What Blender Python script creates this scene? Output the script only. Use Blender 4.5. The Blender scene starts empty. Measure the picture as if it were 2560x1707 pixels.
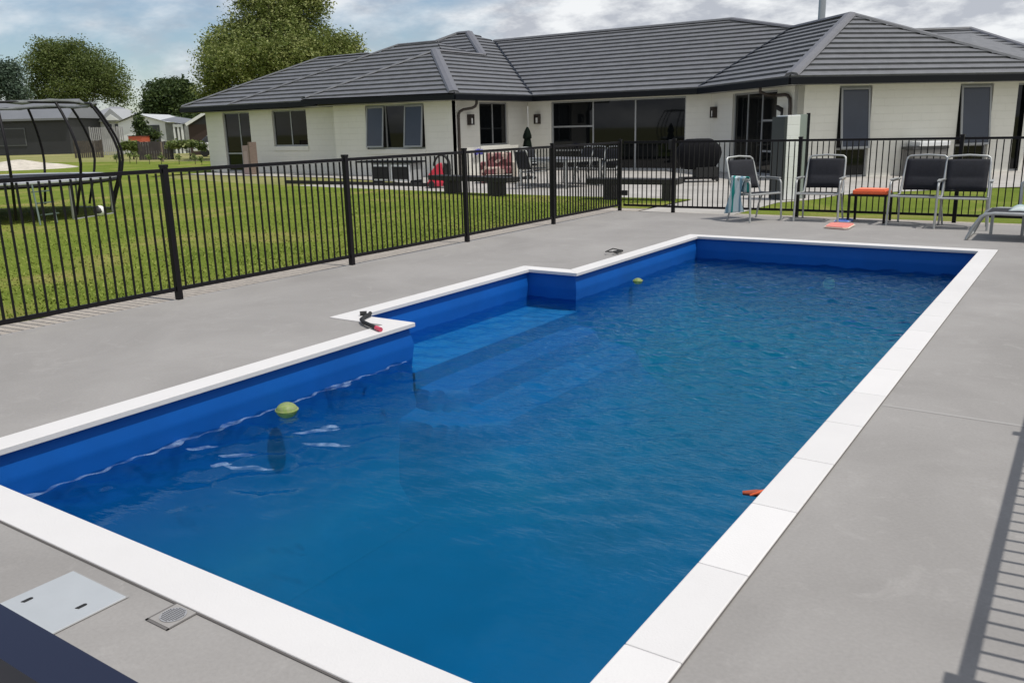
import bpy, math, random
import numpy as np
from mathutils import Vector, Matrix
sc = bpy.context.scene
R_ = math.radians
random.seed(7); rng = np.random.default_rng(7)

# ---------------------------------------------------------------- camera
FPX, CX, CY = 2123.5, 1280.0, 853.5
PITCH, ROLL, YAW, CH = 0.247, -0.0247, -0.5982, 1.494
import_np = np
cy, sy = math.cos(YAW), math.sin(YAW)
Fw = Vector((sy*math.cos(PITCH), cy*math.cos(PITCH), -math.sin(PITCH)))
R0 = Vector((cy, -sy, 0)); U0 = R0.cross(Fw)
Rt = math.cos(ROLL)*R0 + math.sin(ROLL)*U0
Up = -math.sin(ROLL)*R0 + math.cos(ROLL)*U0
cam_d = bpy.data.cameras.new('camera'); cam = bpy.data.objects.new('camera', cam_d)
sc.collection.objects.link(cam); sc.camera = cam
cam_d.sensor_width = 36; cam_d.lens = 36*FPX/2560; cam_d.clip_start = 0.05; cam_d.clip_end = 3000
M = Matrix((Rt, Up, -Fw)).transposed().to_4x4(); M.translation = Vector((0, 0, CH)); cam.matrix_world = M

def at(u, v, z=None, y=None, depth=None, x=None):
    """surveyed point of the place: viewing direction met with a height, a wall line or a distance"""
    d = Fw + (u-CX)/FPX*Rt - (v-CY)/FPX*Up
    c = Vector((0, 0, CH))
    if z is not None: s = (z-CH)/d.z
    elif y is not None: s = y/d.y
    elif x is not None: s = x/d.x
    else: s = depth
    return c + s*d

# ---------------------------------------------------------------- world, sun, exposure
SUN_AZ, SUN_EL = R_(5.0), R_(68.0)          # azimuth measured from +X towards +Y
w = bpy.data.worlds.new('World'); sc.world = w; w.use_nodes = True
nt = w.node_tree; nt.nodes.clear()
def N(nt, t, **k):
    n = nt.nodes.new(t)
    for a, b in k.items():
        if a.startswith('i_'): n.inputs[a[2:].replace('_', ' ')].default_value = b
        else: setattr(n, a, b)
    return n
L = lambda nt, a, b: nt.links.new(a, b)
out = N(nt, 'ShaderNodeOutputWorld'); bg = N(nt, 'ShaderNodeBackground'); bg.inputs[1].default_value = 0.1
sky = N(nt, 'ShaderNodeTexSky'); sky.sky_type = 'NISHITA'; sky.sun_disc = False
sky.sun_elevation = SUN_EL; sky.sun_rotation = math.pi/2 - SUN_AZ
sky.air_density = 1.0; sky.dust_density = 0.4; sky.ozone_density = 3.0
tc = N(nt, 'ShaderNodeTexCoord'); sep = N(nt, 'ShaderNodeSeparateXYZ'); L(nt, tc.outputs['Generated'], sep.inputs[0])
# flatten the direction onto a cloud deck
zc = N(nt, 'ShaderNodeMath', operation='MAXIMUM'); L(nt, sep.outputs[2], zc.inputs[0]); zc.inputs[1].default_value = 0.0
za = N(nt, 'ShaderNodeMath', operation='ADD'); L(nt, zc.outputs[0], za.inputs[0]); za.inputs[1].default_value = 0.30
dx = N(nt, 'ShaderNodeMath', operation='DIVIDE'); L(nt, sep.outputs[0], dx.inputs[0]); L(nt, za.outputs[0], dx.inputs[1])
dy = N(nt, 'ShaderNodeMath', operation='DIVIDE'); L(nt, sep.outputs[1], dy.inputs[0]); L(nt, za.outputs[0], dy.inputs[1])
cmb = N(nt, 'ShaderNodeCombineXYZ'); L(nt, dx.outputs[0], cmb.inputs[0]); L(nt, dy.outputs[0], cmb.inputs[1])
n1 = N(nt, 'ShaderNodeTexNoise'); n1.inputs['Scale'].default_value = 1.5; n1.inputs['Detail'].default_value = 8; n1.inputs['Roughness'].default_value = 0.56
n1.inputs['Distortion'].default_value = 0.35
L(nt, cmb.outputs[0], n1.inputs['Vector'])
# more cloud towards +X (to the right of the photo), bluer towards -X
bx = N(nt, 'ShaderNodeMath', operation='MULTIPLY_ADD'); L(nt, sep.outputs[0], bx.inputs[0]); bx.inputs[1].default_value = 0.36; bx.inputs[2].default_value = 0.36
ad = N(nt, 'ShaderNodeMath', operation='ADD'); L(nt, n1.outputs[0], ad.inputs[0]); L(nt, bx.outputs[0], ad.inputs[1])
cr = N(nt, 'ShaderNodeValToRGB'); hz = N(nt, 'ShaderNodeMath', operation='MULTIPLY_ADD'); L(nt, zc.outputs[0], hz.inputs[0]); hz.inputs[1].default_value = -0.30; L(nt, ad.outputs[0], hz.inputs[2])
L(nt, hz.outputs[0], cr.inputs[0])
cr.color_ramp.elements[0].position = 0.48; cr.color_ramp.elements[1].position = 0.66
cr.color_ramp.elements[0].color = (0.03, 0.03, 0.03, 1); cr.color_ramp.elements[1].color = (1, 1, 1, 1)
n2 = N(nt, 'ShaderNodeTexNoise'); n2.inputs['Scale'].default_value = 5.2; n2.inputs['Detail'].default_value = 9; n2.inputs['Roughness'].default_value = 0.6
mp = N(nt, 'ShaderNodeMapping'); mp.inputs['Location'].default_value = (3.1, 1.7, 0); L(nt, cmb.outputs[0], mp.inputs[0]); L(nt, mp.outputs[0], n2.inputs['Vector'])
cc = N(nt, 'ShaderNodeValToRGB'); L(nt, n2.outputs[0], cc.inputs[0])
cc.color_ramp.elements[0].position = 0.40; cc.color_ramp.elements[0].color = (5.0, 5.3, 5.9, 1)
cc.color_ramp.elements[1].position = 0.60; cc.color_ramp.elements[1].color = (9.0, 9.2, 9.4, 1)
mx = N(nt, 'ShaderNodeMix', data_type='RGBA'); L(nt, cr.outputs[0], mx.inputs[0]); L(nt, sky.outputs[0], mx.inputs[6]); L(nt, cc.outputs[0], mx.inputs[7])
L(nt, mx.outputs[2], bg.inputs[0]); L(nt, bg.outputs[0], out.inputs[0])

sun_d = bpy.data.lights.new('sun', 'SUN'); sun_d.energy = 3.2; sun_d.angle = R_(0.55); sun_d.color = (1.0, 0.965, 0.91)
sun = bpy.data.objects.new('sun', sun_d); sc.collection.objects.link(sun)
sd = Vector((math.cos(SUN_EL)*math.cos(SUN_AZ), math.cos(SUN_EL)*math.sin(SUN_AZ), math.sin(SUN_EL)))
sun.rotation_euler = sd.to_track_quat('Z', 'Y').to_euler()
sc.view_settings.view_transform = 'Standard'; sc.view_settings.look = 'None'; sc.view_settings.exposure = 0.0; sc.view_settings.gamma = 1
sc.render.engine = 'CYCLES'; sc.cycles.max_bounces = 8; sc.cycles.transparent_max_bounces = 12
sc.cycles.caustics_reflective = False; sc.cycles.caustics_refractive = False

# ---------------------------------------------------------------- helpers
COL = sc.collection
def tag(o, label=None, cat=None, group=None, kind=None):
    if label: o['label'] = label
    if cat: o['category'] = cat
    if group: o['group'] = group
    if kind: o['kind'] = kind
    return o
def empty(name, loc, rz=0.0, label=None, cat=None, group=None):
    o = bpy.data.objects.new(name, None); COL.objects.link(o); o.empty_display_size = 0.2
    o.location = loc; o.rotation_euler = (0, 0, rz)
    return tag(o, label, cat, group)
class MB:
    """mesh collector; origin is subtracted on build so that children sit right under their parent"""
    def __init__(s): s.v = []; s.f = []
    def face(s, pts):
        n = len(s.v); s.v += [tuple(p) for p in pts]; s.f.append(tuple(range(n, n+len(pts)))); return s
    def box(s, a, b, m=None):
        x0, y0, z0 = a; x1, y1, z1 = b; n = len(s.v)
        P = [(x0,y0,z0),(x1,y0,z0),(x1,y1,z0),(x0,y1,z0),(x0,y0,z1),(x1,y0,z1),(x1,y1,z1),(x0,y1,z1)]
        if m is not None: P = [tuple(m @ Vector(p)) for p in P]
        s.v += P; s.f += [tuple(n+i for i in q) for q in ((0,3,2,1),(4,5,6,7),(0,1,5,4),(1,2,6,5),(2,3,7,6),(3,0,4,7))]; return s
    def bar(s, p, q, w, h, up=(0, 0, 1)):
        """rectangular bar from p to q, w across, h along up"""
        p = Vector(p); q = Vector(q); d = (q-p).normalized(); up = Vector(up)
        if abs(d.dot(up)) > 0.99: up = Vector((1, 0, 0))
        r = d.cross(up).normalized(); u = r.cross(d).normalized(); n = len(s.v)
        for c in (p, q):
            for a, b in ((-1,-1),(1,-1),(1,1),(-1,1)): s.v.append(tuple(c + r*a*w/2 + u*b*h/2))
        s.f += [tuple(n+i for i in k) for k in ((3,2,1,0),(4,5,6,7),(0,1,5,4),(1,2,6,5),(2,3,7,6),(3,0,4,7))]; return s
    def tube(s, pts, r, n=10, closed=False, cap=True):
        pts = [Vector(p) for p in pts]; m = len(pts); b = len(s.v)
        rr = r if isinstance(r, (list, tuple)) else [r]*m
        prev = None
        for i, p in enumerate(pts):
            if closed: d = pts[(i+1) % m]-pts[i-1]
            else: d = pts[min(i+1, m-1)]-pts[max(i-1, 0)]
            d.normalize()
            if prev is None:
                a = Vector((0, 0, 1)) if abs(d.z) < 0.9 else Vector((1, 0, 0)); e = d.cross(a).normalized()
            else: e = (prev - d*prev.dot(d)).normalized()
            prev = e; g = d.cross(e)
            for k in range(n):
                t = 2*math.pi*k/n; s.v.append(tuple(p + rr[i]*(math.cos(t)*e + math.sin(t)*g)))
        for i in range(m if closed else m-1):
            j = (i+1) % m
            for k in range(n):
                l = (k+1) % n; s.f.append((b+i*n+k, b+i*n+l, b+j*n+l, b+j*n+k))
        if cap and not closed:
            s.f.append(tuple(b+k for k in range(n))[::-1]); s.f.append(tuple(b+(m-1)*n+k for k in range(n)))
        return s
    def lathe(s, prof, c=(0, 0, 0), n=24, sx=1, sy=1):
        b = len(s.v); c = Vector(c)
        for r, z in prof:
            for k in range(n):
                t = 2*math.pi*k/n; s.v.append((c.x+r*sx*math.cos(t), c.y+r*sy*math.sin(t), c.z+z))
        for i in range(len(prof)-1):
            for k in range(n):
                l = (k+1) % n; s.f.append((b+i*n+k, b+i*n+l, b+(i+1)*n+l, b+(i+1)*n+k))
        s.f.append(tuple(b+k for k in range(n))[::-1]); s.f.append(tuple(b+(len(prof)-1)*n+k for k in range(n)))
        return s
    def prism(s, poly, z0, z1):
        n = len(s.v); m = len(poly)
        s.v += [(x, y, z0) for x, y in poly] + [(x, y, z1) for x, y in poly]
        s.f.append(tuple(n+i for i in range(m))[::-1]); s.f.append(tuple(n+m+i for i in range(m)))
        for i in range(m):
            j = (i+1) % m; s.f.append((n+i, n+j, n+m+j, n+m+i))
        return s
    def build(s, name, mat, parent=None, origin=None, smooth=False, bevel=0, local=False):
        o0 = Vector((0, 0, 0))
        if origin is not None: o0 = Vector(origin)
        elif parent is not None and not local:
            o0 = parent.location.copy(); p = parent.parent
            while p is not None: o0 += p.location; p = p.parent
        me = bpy.data.meshes.new(name); me.from_pydata([tuple(Vector(v)-o0) for v in s.v], [], s.f); me.update()
        o = bpy.data.objects.new(name, me); COL.objects.link(o)
        if mat: me.materials.append(mat)
        if parent is not None: o.parent = parent
        elif origin is not None: o.location = o0
        if smooth:
            for p in me.polygons: p.use_smooth = True
            try: me.set_sharp_from_angle(angle=R_(40))
            except Exception: pass
        if bevel:
            b = o.modifiers.new('b', 'BEVEL'); b.width = bevel; b.segments = 2; b.limit_method = 'ANGLE'
        return o
def kids(o): return [c for c in bpy.data.objects if c.parent == o]
def copy_tree(o, parent=None):
    c = o.copy(); COL.objects.link(c); c.parent = parent
    for ch in kids(o): copy_tree(ch, c)
    return c

# ---------------------------------------------------------------- materials
def mat(name, col, rough=0.6, var=0.0, vscale=3.0, bump=0.0, bscale=60.0, metal=0.0, spec=0.5, col2=None, detail=6, coat=0.0, stretch=None):
    m = bpy.data.materials.new(name); m.use_nodes = True; t = m.node_tree; b = t.nodes['Principled BSDF']
    b.inputs['Base Color'].default_value = (*col, 1); b.inputs['Roughness'].default_value = rough; b.inputs['Metallic'].default_value = metal
    b.inputs['Specular IOR Level'].default_value = spec
    if coat: b.inputs['Coat Weight'].default_value = coat; b.inputs['Coat Roughness'].default_value = 0.1
    g = N(t, 'ShaderNodeNewGeometry'); vec = g.outputs['Position']
    if stretch:
        mpp = N(t, 'ShaderNodeMapping'); mpp.inputs['Scale'].default_value = stretch; L(t, vec, mpp.inputs[0]); vec = mpp.outputs[0]
    if var or col2:
        n = N(t, 'ShaderNodeTexNoise'); n.inputs['Scale'].default_value = vscale; n.inputs['Detail'].default_value = detail; n.inputs['Roughness'].default_value = 0.62
        L(t, vec, n.inputs['Vector'])
        r = N(t, 'ShaderNodeValToRGB'); r.color_ramp.elements[0].position = 0.3; r.color_ramp.elements[1].position = 0.7
        c2 = col2 if col2 else tuple(min(1, c*(1+var)) for c in col); c1 = col if col2 else tuple(c*(1-var) for c in col)
        r.color_ramp.elements[0].color = (*c1, 1); r.color_ramp.elements[1].color = (*c2, 1)
        L(t, n.outputs[0], r.inputs[0]); L(t, r.outputs[0], b.inputs['Base Color'])
    if bump:
        n = N(t, 'ShaderNodeTexNoise'); n.inputs['Scale'].default_value = bscale; n.inputs['Detail'].default_value = 5; L(t, vec, n.inputs['Vector'])
        bb = N(t, 'ShaderNodeBump'); bb.inputs['Strength'].default_value = bump; bb.inputs['Distance'].default_value = 0.01
        L(t, n.outputs[0], bb.inputs['Height']); L(t, bb.outputs[0], b.inputs['Normal'])
    return m
BLK = mat('powder_coated_black', (0.007, 0.006, 0.008), 0.45, bump=0.05, bscale=200, spec=0.22)
BLK_SHEEN = mat('powder_coated_black_sheen', (0.016, 0.02, 0.042), 0.45, spec=0.3)  # black coat with the sky's blue sheen painted into its colour
ALU = mat('aluminium_tube', (0.44, 0.45, 0.44), 0.42, var=0.1, vscale=8, metal=0.4)
WFR = mat('window_aluminium', (0.30, 0.31, 0.32), 0.42, metal=0.25, var=0.08)
SLING = mat('sling_mesh', (0.013, 0.014, 0.02), 0.85, var=0.25, vscale=25, bump=0.3, bscale=400)
GLS = mat('window_glass', (0.004, 0.005, 0.006), 0.03, spec=0.3)
GLSB = mat('window_glass_blind', (0.028, 0.036, 0.055), 0.1, spec=0.5, var=0.15, vscale=1.0)
GUT = mat('gutter_black', (0.005, 0.006, 0.009), 0.45, spec=0.2)
SOF = mat('soffit', (0.42, 0.42, 0.40), 0.7, var=0.05)
TAN = mat('rubber_black', (0.014, 0.014, 0.014), 0.75)
WHP = mat('white_plastic', (0.72, 0.73, 0.74), 0.45, var=0.04)
PIPE = mat('bronze_downpipe', (0.035, 0.024, 0.018), 0.4)
ORNG = mat('orange_red_plastic', (0.78, 0.13, 0.04), 0.45, var=0.12, vscale=9)
REDP = mat('coral_foam', (0.72, 0.24, 0.2), 0.7, var=0.1, vscale=14, bump=0.2)
BLUEP = mat('blue_foam', (0.07, 0.16, 0.55), 0.7, var=0.15, vscale=14)
WOOD = mat('weathered_wood', (0.20, 0.15, 0.12), 0.8, var=0.25, vscale=6, stretch=(1, 1, 12), bump=0.3)
DWOOD = mat('dark_stained_timber', (0.018, 0.016, 0.015), 0.6, var=0.3, vscale=9, bump=0.3)
BARK = mat('bark', (0.06, 0.048, 0.038), 0.9, var=0.35, vscale=6, bump=0.6, bscale=12)

def wallmat():
    m = mat('painted_block', (0.69, 0.68, 0.625), 0.75, var=0.045, vscale=0.9, spec=0.25)
    t = m.node_tree; b = t.nodes['Principled BSDF']
    tcc = N(t, 'ShaderNodeNewGeometry'); sp = N(t, 'ShaderNodeSeparateXYZ'); L(t, tcc.outputs['Position'], sp.inputs[0])
    ax = N(t, 'ShaderNodeMath', operation='ADD'); L(t, sp.outputs[0], ax.inputs[0]); L(t, sp.outputs[1], ax.inputs[1])
    cb = N(t, 'ShaderNodeCombineXYZ'); L(t, ax.outputs[0], cb.inputs[0]); L(t, sp.outputs[2], cb.inputs[1])
    br = N(t, 'ShaderNodeTexBrick'); L(t, cb.outputs[0], br.inputs['Vector']); br.inputs['Scale'].default_value = 1.0
    br.inputs['Brick Width'].default_value = 0.8; br.inputs['Row Height'].default_value = 0.2; br.inputs['Mortar Size'].default_value = 0.006
    br.inputs['Mortar Smooth'].default_value = 0.6; br.offset = 0.5
    bp = N(t, 'ShaderNodeBump'); bp.inputs['Strength'].default_value = 0.55; bp.inputs['Distance'].default_value = 0.008; bp.invert = True
    L(t, br.outputs['Fac'], bp.inputs['Height']); rm_ = [n_ for n_ in t.nodes if n_.type == 'VALTORGB'][0]; mm_ = N(t, 'ShaderNodeMix', data_type='RGBA'); mm_.inputs[7].default_value = (.50, .49, .45, 1); fm_ = N(t, 'ShaderNodeMath', operation='MULTIPLY'); fm_.inputs[1].default_value = .18; L(t, br.outputs['Fac'], fm_.inputs[0]); L(t, fm_.outputs[0], mm_.inputs[0]); L(t, rm_.outputs[0], mm_.inputs[6]); L(t, mm_.outputs[2], b.inputs['Base Color']); L(t, bp.outputs[0], b.inputs['Normal'])
    return m
WALL = wallmat(); WALLW = wallmat(); WALLW.name = 'white_block'
for n_ in WALLW.node_tree.nodes:
    if n_.type == 'VALTORGB': n_.color_ramp.elements[0].color = (.74, .75, .74, 1); n_.color_ramp.elements[1].color = (.82, .83, .82, 1)
ROOF = mat('roof_tile', (0.145, 0.148, 0.158), 0.55, var=0.16, vscale=3.2, bump=0.25, bscale=30, spec=0.4)
RIDG = mat('ridge_tile', (0.145, 0.145, 0.158), 0.5, var=0.08, vscale=4)

def concrete(name, c1, c2, seedv, crack=False):
    m = bpy.data.materials.new(name); m.use_nodes = True; t = m.node_tree; b = t.nodes['Principled BSDF']
    g = N(t, 'ShaderNodeNewGeometry'); vv = N(t, 'ShaderNodeVectorMath', operation='ADD'); L(t, g.outputs['Position'], vv.inputs[0]); vv.inputs[1].default_value = seedv
    big = N(t, 'ShaderNodeTexNoise'); big.inputs['Scale'].default_value = 0.9; big.inputs['Detail'].default_value = 7; big.inputs['Roughness'].default_value = 0.6; big.inputs['Distortion'].default_value = 0.6
    fine = N(t, 'ShaderNodeTexNoise'); fine.inputs['Scale'].default_value = 70; fine.inputs['Detail'].default_value = 4
    sm = N(t, 'ShaderNodeTexNoise'); sm.inputs['Scale'].default_value = 3.4; sm.inputs['Detail'].default_value = 9; sm.inputs['Roughness'].default_value = 0.72; sm.inputs['Distortion'].default_value = 1.4
    for n in (big, fine, sm): L(t, vv.outputs[0], n.inputs['Vector'])
    r = N(t, 'ShaderNodeValToRGB'); r.color_ramp.elements[0].position = 0.35; r.color_ramp.elements[1].position = 0.66
    r.color_ramp.elements[0].color = (*c1, 1); r.color_ramp.elements[1].color = (*c2, 1); L(t, big.outputs[0], r.inputs[0])
    r2 = N(t, 'ShaderNodeValToRGB'); r2.color_ramp.elements[0].position = 0.55; r2.color_ramp.elements[1].position = 0.74
    r2.color_ramp.elements[0].color = (0, 0, 0, 1); r2.color_ramp.elements[1].color = (1, 1, 1, 1); L(t, sm.outputs[0], r2.inputs[0])
    mu = N(t, 'ShaderNodeMath', operation='MULTIPLY'); L(t, r2.outputs[0], mu.inputs[0]); mu.inputs[1].default_value = 0.5
    mxa = N(t, 'ShaderNodeMix', data_type='RGBA'); L(t, mu.outputs[0], mxa.inputs[0]); L(t, r.outputs[0], mxa.inputs[6]); mxa.inputs[7].default_value = (*[min(1, c*1.22) for c in c2], 1)
    r3 = N(t, 'ShaderNodeValToRGB'); r3.color_ramp.elements[0].position = 0.3; r3.color_ramp.elements[1].position = 0.7
    r3.color_ramp.elements[0].color = (0.95, 0.95, 0.95, 1); r3.color_ramp.elements[1].color = (1.04, 1.04, 1.04, 1); L(t, fine.outputs[0], r3.inputs[0])
    m2 = N(t, 'ShaderNodeMix', data_type='RGBA', blend_type='MULTIPLY'); m2.inputs[0].default_value = 1; L(t, mxa.outputs[2], m2.inputs[6]); L(t, r3.outputs[0], m2.inputs[7])
    L(t, m2.outputs[2], b.inputs['Base Color']); b.inputs['Roughness'].default_value = 0.72; b.inputs['Specular IOR Level'].default_value = 0.35
    bb = N(t, 'ShaderNodeBump'); bb.inputs['Strength'].default_value = 0.22; bb.inputs['Distance'].default_value = 0.004; L(t, fine.outputs[0], bb.inputs['Height']); L(t, bb.outputs[0], b.inputs['Normal'])
    return m
DECK = concrete('deck_concrete', (0.268, 0.254, 0.240), (0.322, 0.306, 0.290), (0, 0, 0))
PATIO = concrete('patio_concrete', (0.36, 0.34, 0.31), (0.46, 0.435, 0.40), (7, 3, 0))
COPE = mat('coping_paver', (0.70, 0.68, 0.665), 0.6, var=0.025, vscale=2.2, bump=0.12, bscale=120)
t_c = COPE.node_tree; oi = N(t_c, 'ShaderNodeObjectInfo'); mrr = N(t_c, 'ShaderNodeMapRange'); mrr.inputs['To Min'].default_value = .94; mrr.inputs['To Max'].default_value = 1.03; L(t_c, oi.outputs['Random'], mrr.inputs['Value'])
rmp = [n_ for n_ in t_c.nodes if n_.type == 'VALTORGB'][0]; mvx = N(t_c, 'ShaderNodeVectorMath', operation='SCALE'); L(t_c, rmp.outputs[0], mvx.inputs[0]); L(t_c, mrr.outputs[0], mvx.inputs['Scale']); L(t_c, mvx.outputs[0], t_c.nodes['Principled BSDF'].inputs['Base Color'])
GRAV = mat('fine_gravel', (0.48, 0.43, 0.37), 0.9, col2=(0.30, 0.265, 0.23), vscale=38, bump=0.7, bscale=90)

def grassmat(name, a, b_, c, sc_=1.0, fs=14):
    m = bpy.data.materials.new(name); m.use_nodes = True; t = m.node_tree; b = t.nodes['Principled BSDF']
    g = N(t, 'ShaderNodeNewGeometry')
    n1 = N(t, 'ShaderNodeTexNoise'); n1.inputs['Scale'].default_value = 0.42*sc_; n1.inputs['Distortion'].default_value = 0.8; n1.inputs['Detail'].default_value = 8; n1.inputs['Roughness'].default_value = 0.65
    n2 = N(t, 'ShaderNodeTexNoise'); n2.inputs['Scale'].default_value = fs*sc_; n2.inputs['Detail'].default_value = 6; n2.inputs['Roughness'].default_value = 0.75
    for n in (n1, n2): L(t, g.outputs['Position'], n.inputs['Vector'])
    r = N(t, 'ShaderNodeValToRGB'); e = r.color_ramp.elements; e[0].position = 0.34; e[1].position = 0.68
    e[0].color = (*a, 1); e[1].color = (*c, 1); k = e.new(0.52); k.color = (*b_, 1); L(t, n1.outputs[0], r.inputs[0])
    r2 = N(t, 'ShaderNodeValToRGB'); r2.color_ramp.elements[0].position = 0.33; r2.color_ramp.elements[1].position = 0.68
    r2.color_ramp.elements[0].color = (0.78, 0.79, 0.76, 1); r2.color_ramp.elements[1].color = (1.25, 1.2, 1.15, 1); L(t, n2.outputs[0], r2.inputs[0])
    m2 = N(t, 'ShaderNodeMix', data_type='RGBA', blend_type='MULTIPLY'); m2.inputs[0].default_value = 1; L(t, r.outputs[0], m2.inputs[6]); L(t, r2.outputs[0], m2.inputs[7])
    L(t, m2.outputs[2], b.inputs['Base Color']); b.inputs['Roughness'].default_value = 0.9; b.inputs['Specular IOR Level'].default_value = 0.1
    bb = N(t, 'ShaderNodeBump'); bb.inputs['Strength'].default_value = 0.8; bb.inputs['Distance'].default_value = 0.03; L(t, n2.outputs[0], bb.inputs['Height']); L(t, bb.outputs[0], b.inputs['Normal'])
    return m
LAWN = grassmat('lawn_grass', (0.115, 0.165, 0.02), (0.16, 0.21, 0.03), (0.29, 0.26, 0.085), 1.0, 40)
FIELD = grassmat('field_grass', (0.19, 0.20, 0.07), (0.25, 0.25, 0.10), (0.31, 0.28, 0.14), 0.25)
BLADE = mat('grass_blade', (0.16, 0.22, 0.028), 0.7, var=0.0, col2=(0.27, 0.29, 0.07), vscale=1.2, spec=0.2)

# ---------------------------------------------------------------- ground, lawn, deck
XR, XL, XB, YN, YF, Y1, Y2, CW = -0.81, -4.52, -5.11, 1.44, 11.05, 4.83, 7.77, 0.18
DX0, DX1, DY0, DY1 = -7.02, 2.6, -2.5, 13.76
def sheet(name, poly, z, m, kind='structure', label=None):
    b = MB(); b.face([(x, y, z) for x, y in poly]); return tag(b.build(name, m), label, kind=kind)
# the ground: one sheet round the pool pit, reaching the horizon
def ringsheet(name, outer, hole, z, m):
    (ox0, oy0, ox1, oy1), (hx0, hy0, hx1, hy1) = outer, hole
    b = MB(); xs = [ox0, hx0, hx1, ox1]; ys = [oy0, hy0, hy1, oy1]
    vid = {}
    for j, y in enumerate(ys):
        for i, x in enumerate(xs): vid[i, j] = len(b.v); b.v.append((x, y, z))
    for j in range(3):
        for i in range(3):
            if (i, j) != (1, 1): b.f.append((vid[i, j], vid[i+1, j], vid[i+1, j+1], vid[i, j+1]))
    return tag(b.build(name, m), kind='structure')
ringsheet('ground', (-900, -300, 900, 1500), (-5.3, 1.3, -0.6, 11.2), -0.045, FIELD)

def wob(i, s=0.05): return s*(math.sin(i*1.7)+0.6*math.sin(i*4.3+1)+0.5*math.sin(i*9.1+2))
edge = [(-7.47+wob(y*1.3, 0.03), y) for y in np.arange(-2.5, 13.9, 0.14)]
far = [(-30 - 0.5*i, 0) for i in range(0)]
lawn_poly = [(-62, -8)] + [(-7.47, -8)] + edge + [(-7.45, 14.3), (-6.75, 14.3), (-6.7, 16.45), (-8.47, 16.42), (-9.5, 16.35), (-11.7, 16.5), (-14.2, 16.75), (-16.2, 16.9), (-22.0, 17.6), (-30, 19.6), (-30.5, 24.5), (-42, 32.0), (-56, 30), (-62, 18)]
sheet('lawn', lawn_poly, -0.008, LAWN)
sheet('lawn_right', [(-4.98, 14.02), (6, 14.1), (6, 23.5), (-1.2, 21.4), (-1.8, 21.2), (-3.96, 19.1), (-4.35, 18.4), (-4.5, 17.4), (-4.75, 16.8), (-4.98, 16.4)], -0.03, LAWN)
# pale gravel track behind the lawn and the gravel mound
sheet('track', [tuple(at(u_, v_, z=-0.037)[:2]) for u_, v_ in ((60, 434), (160, 421), (260, 413), (380, 411.5), (530, 411), (530, 406.5), (380, 406), (260, 407), (150, 413), (60, 420))], -0.037, mat('pale_gravel', (0.42, 0.38, 0.30), 0.9, var=0.15, vscale=1.5))
mb = MB(); nx, ny = 40, 24
c0 = at(52, 424, z=-0.05)
for j in range(ny):
    for i in range(nx):
        x = (i/(nx-1)-0.5)*2; y = (j/(ny-1)-0.5)*2; r2 = x*x+y*y
        mb.v.append((c0.x-1+x*4.3, c0.y+y*3.2, -0.05 + 0.42*max(0, 1-r2)**1.3*(1+0.25*math.sin(7*x+2*y)*math.cos(5*y))))
for j in range(ny-1):
    for i in range(nx-1): a = j*nx+i; mb.f.append((a, a+1, a+nx+1, a+nx))
tag(mb.build('gravel_mound', mat('heaped_gravel', (0.55, 0.50, 0.42), 0.95, var=0.2, vscale=3, bump=0.8, bscale=8), smooth=True), 'low mound of pale gravel heaped beyond the lawn behind the trampoline', 'gravel heap')

# concrete deck around the pool, one slab with the pool pit left open
b = MB(); xs = [DX0, XB, XL, XR, DX1]; ys = [DY0, YN, Y1, Y2, YF, DY1]
open_ = {(1, 2), (2, 1), (2, 2), (2, 3)}
vid = {}
for j, y in enumerate(ys):
    for i, x in enumerate(xs): vid[i, j] = len(b.v); b.v.append((x, y, 0.0))
for j in range(5):
    for i in range(4):
        if (i, j) not in open_: b.f.append((vid[i, j], vid[i+1, j], vid[i+1, j+1], vid[i, j+1]))
for a, c in (((DX0, DY0), (DX1, DY0)), ((DX1, DY0), (DX1, DY1)), ((DX1, DY1), (DX0, DY1)), ((DX0, DY1), (DX0, DY0))):
    b.face([(a[0], a[1], -0.14), (c[0], c[1], -0.14), (c[0], c[1], 0), (a[0], a[1], 0)])
tag(b.build('pool_deck', DECK), kind='structure')
# control joint of the deck right of the pool: a pale filled strip
b = MB(); b.face([(-0.80, 4.708, .0012), (-0.80, 4.680, .0012), (DX1, 4.655, .0012), (DX1, 4.683, .0012)]); tag(b.build('deck_joint', mat('joint_filler', (0.345, 0.33, 0.315), 0.8)), kind='structure')
sheet('gravel_strip', [(-7.6, -2.6), (-7.02, -2.6), (-7.02, 13.78), (2.6, 13.78), (2.6, 14.06), (-4.9, 14.06), (-4.9, 13.9), (-6.7, 13.9), (-6.7, 14.4), (-7.6, 14.4)], -0.012, GRAV)
sheet('patio', [(-6.72, 13.74), (-4.96, 13.74), (-4.96, 16.4), (-4.72, 16.85), (-4.48, 17.4), (-4.33, 18.4), (-3.94, 19.1), (-1.8, 21.22), (6, 27), (6, 34), (-17.5, 28), (-17.5, 22.6), (-31, 23.2), (-31, 21.4), (-22, 21.0), (-17.9, 19.9), (-15.9, 18.6), (-19.4, 17.9), (-19.4, 17.15), (-16.0, 16.85), (-14.2, 16.73), (-11.7, 16.48), (-9.5, 16.33), (-8.47, 16.40), (-6.72, 16.43)], -0.024, PATIO)

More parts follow.
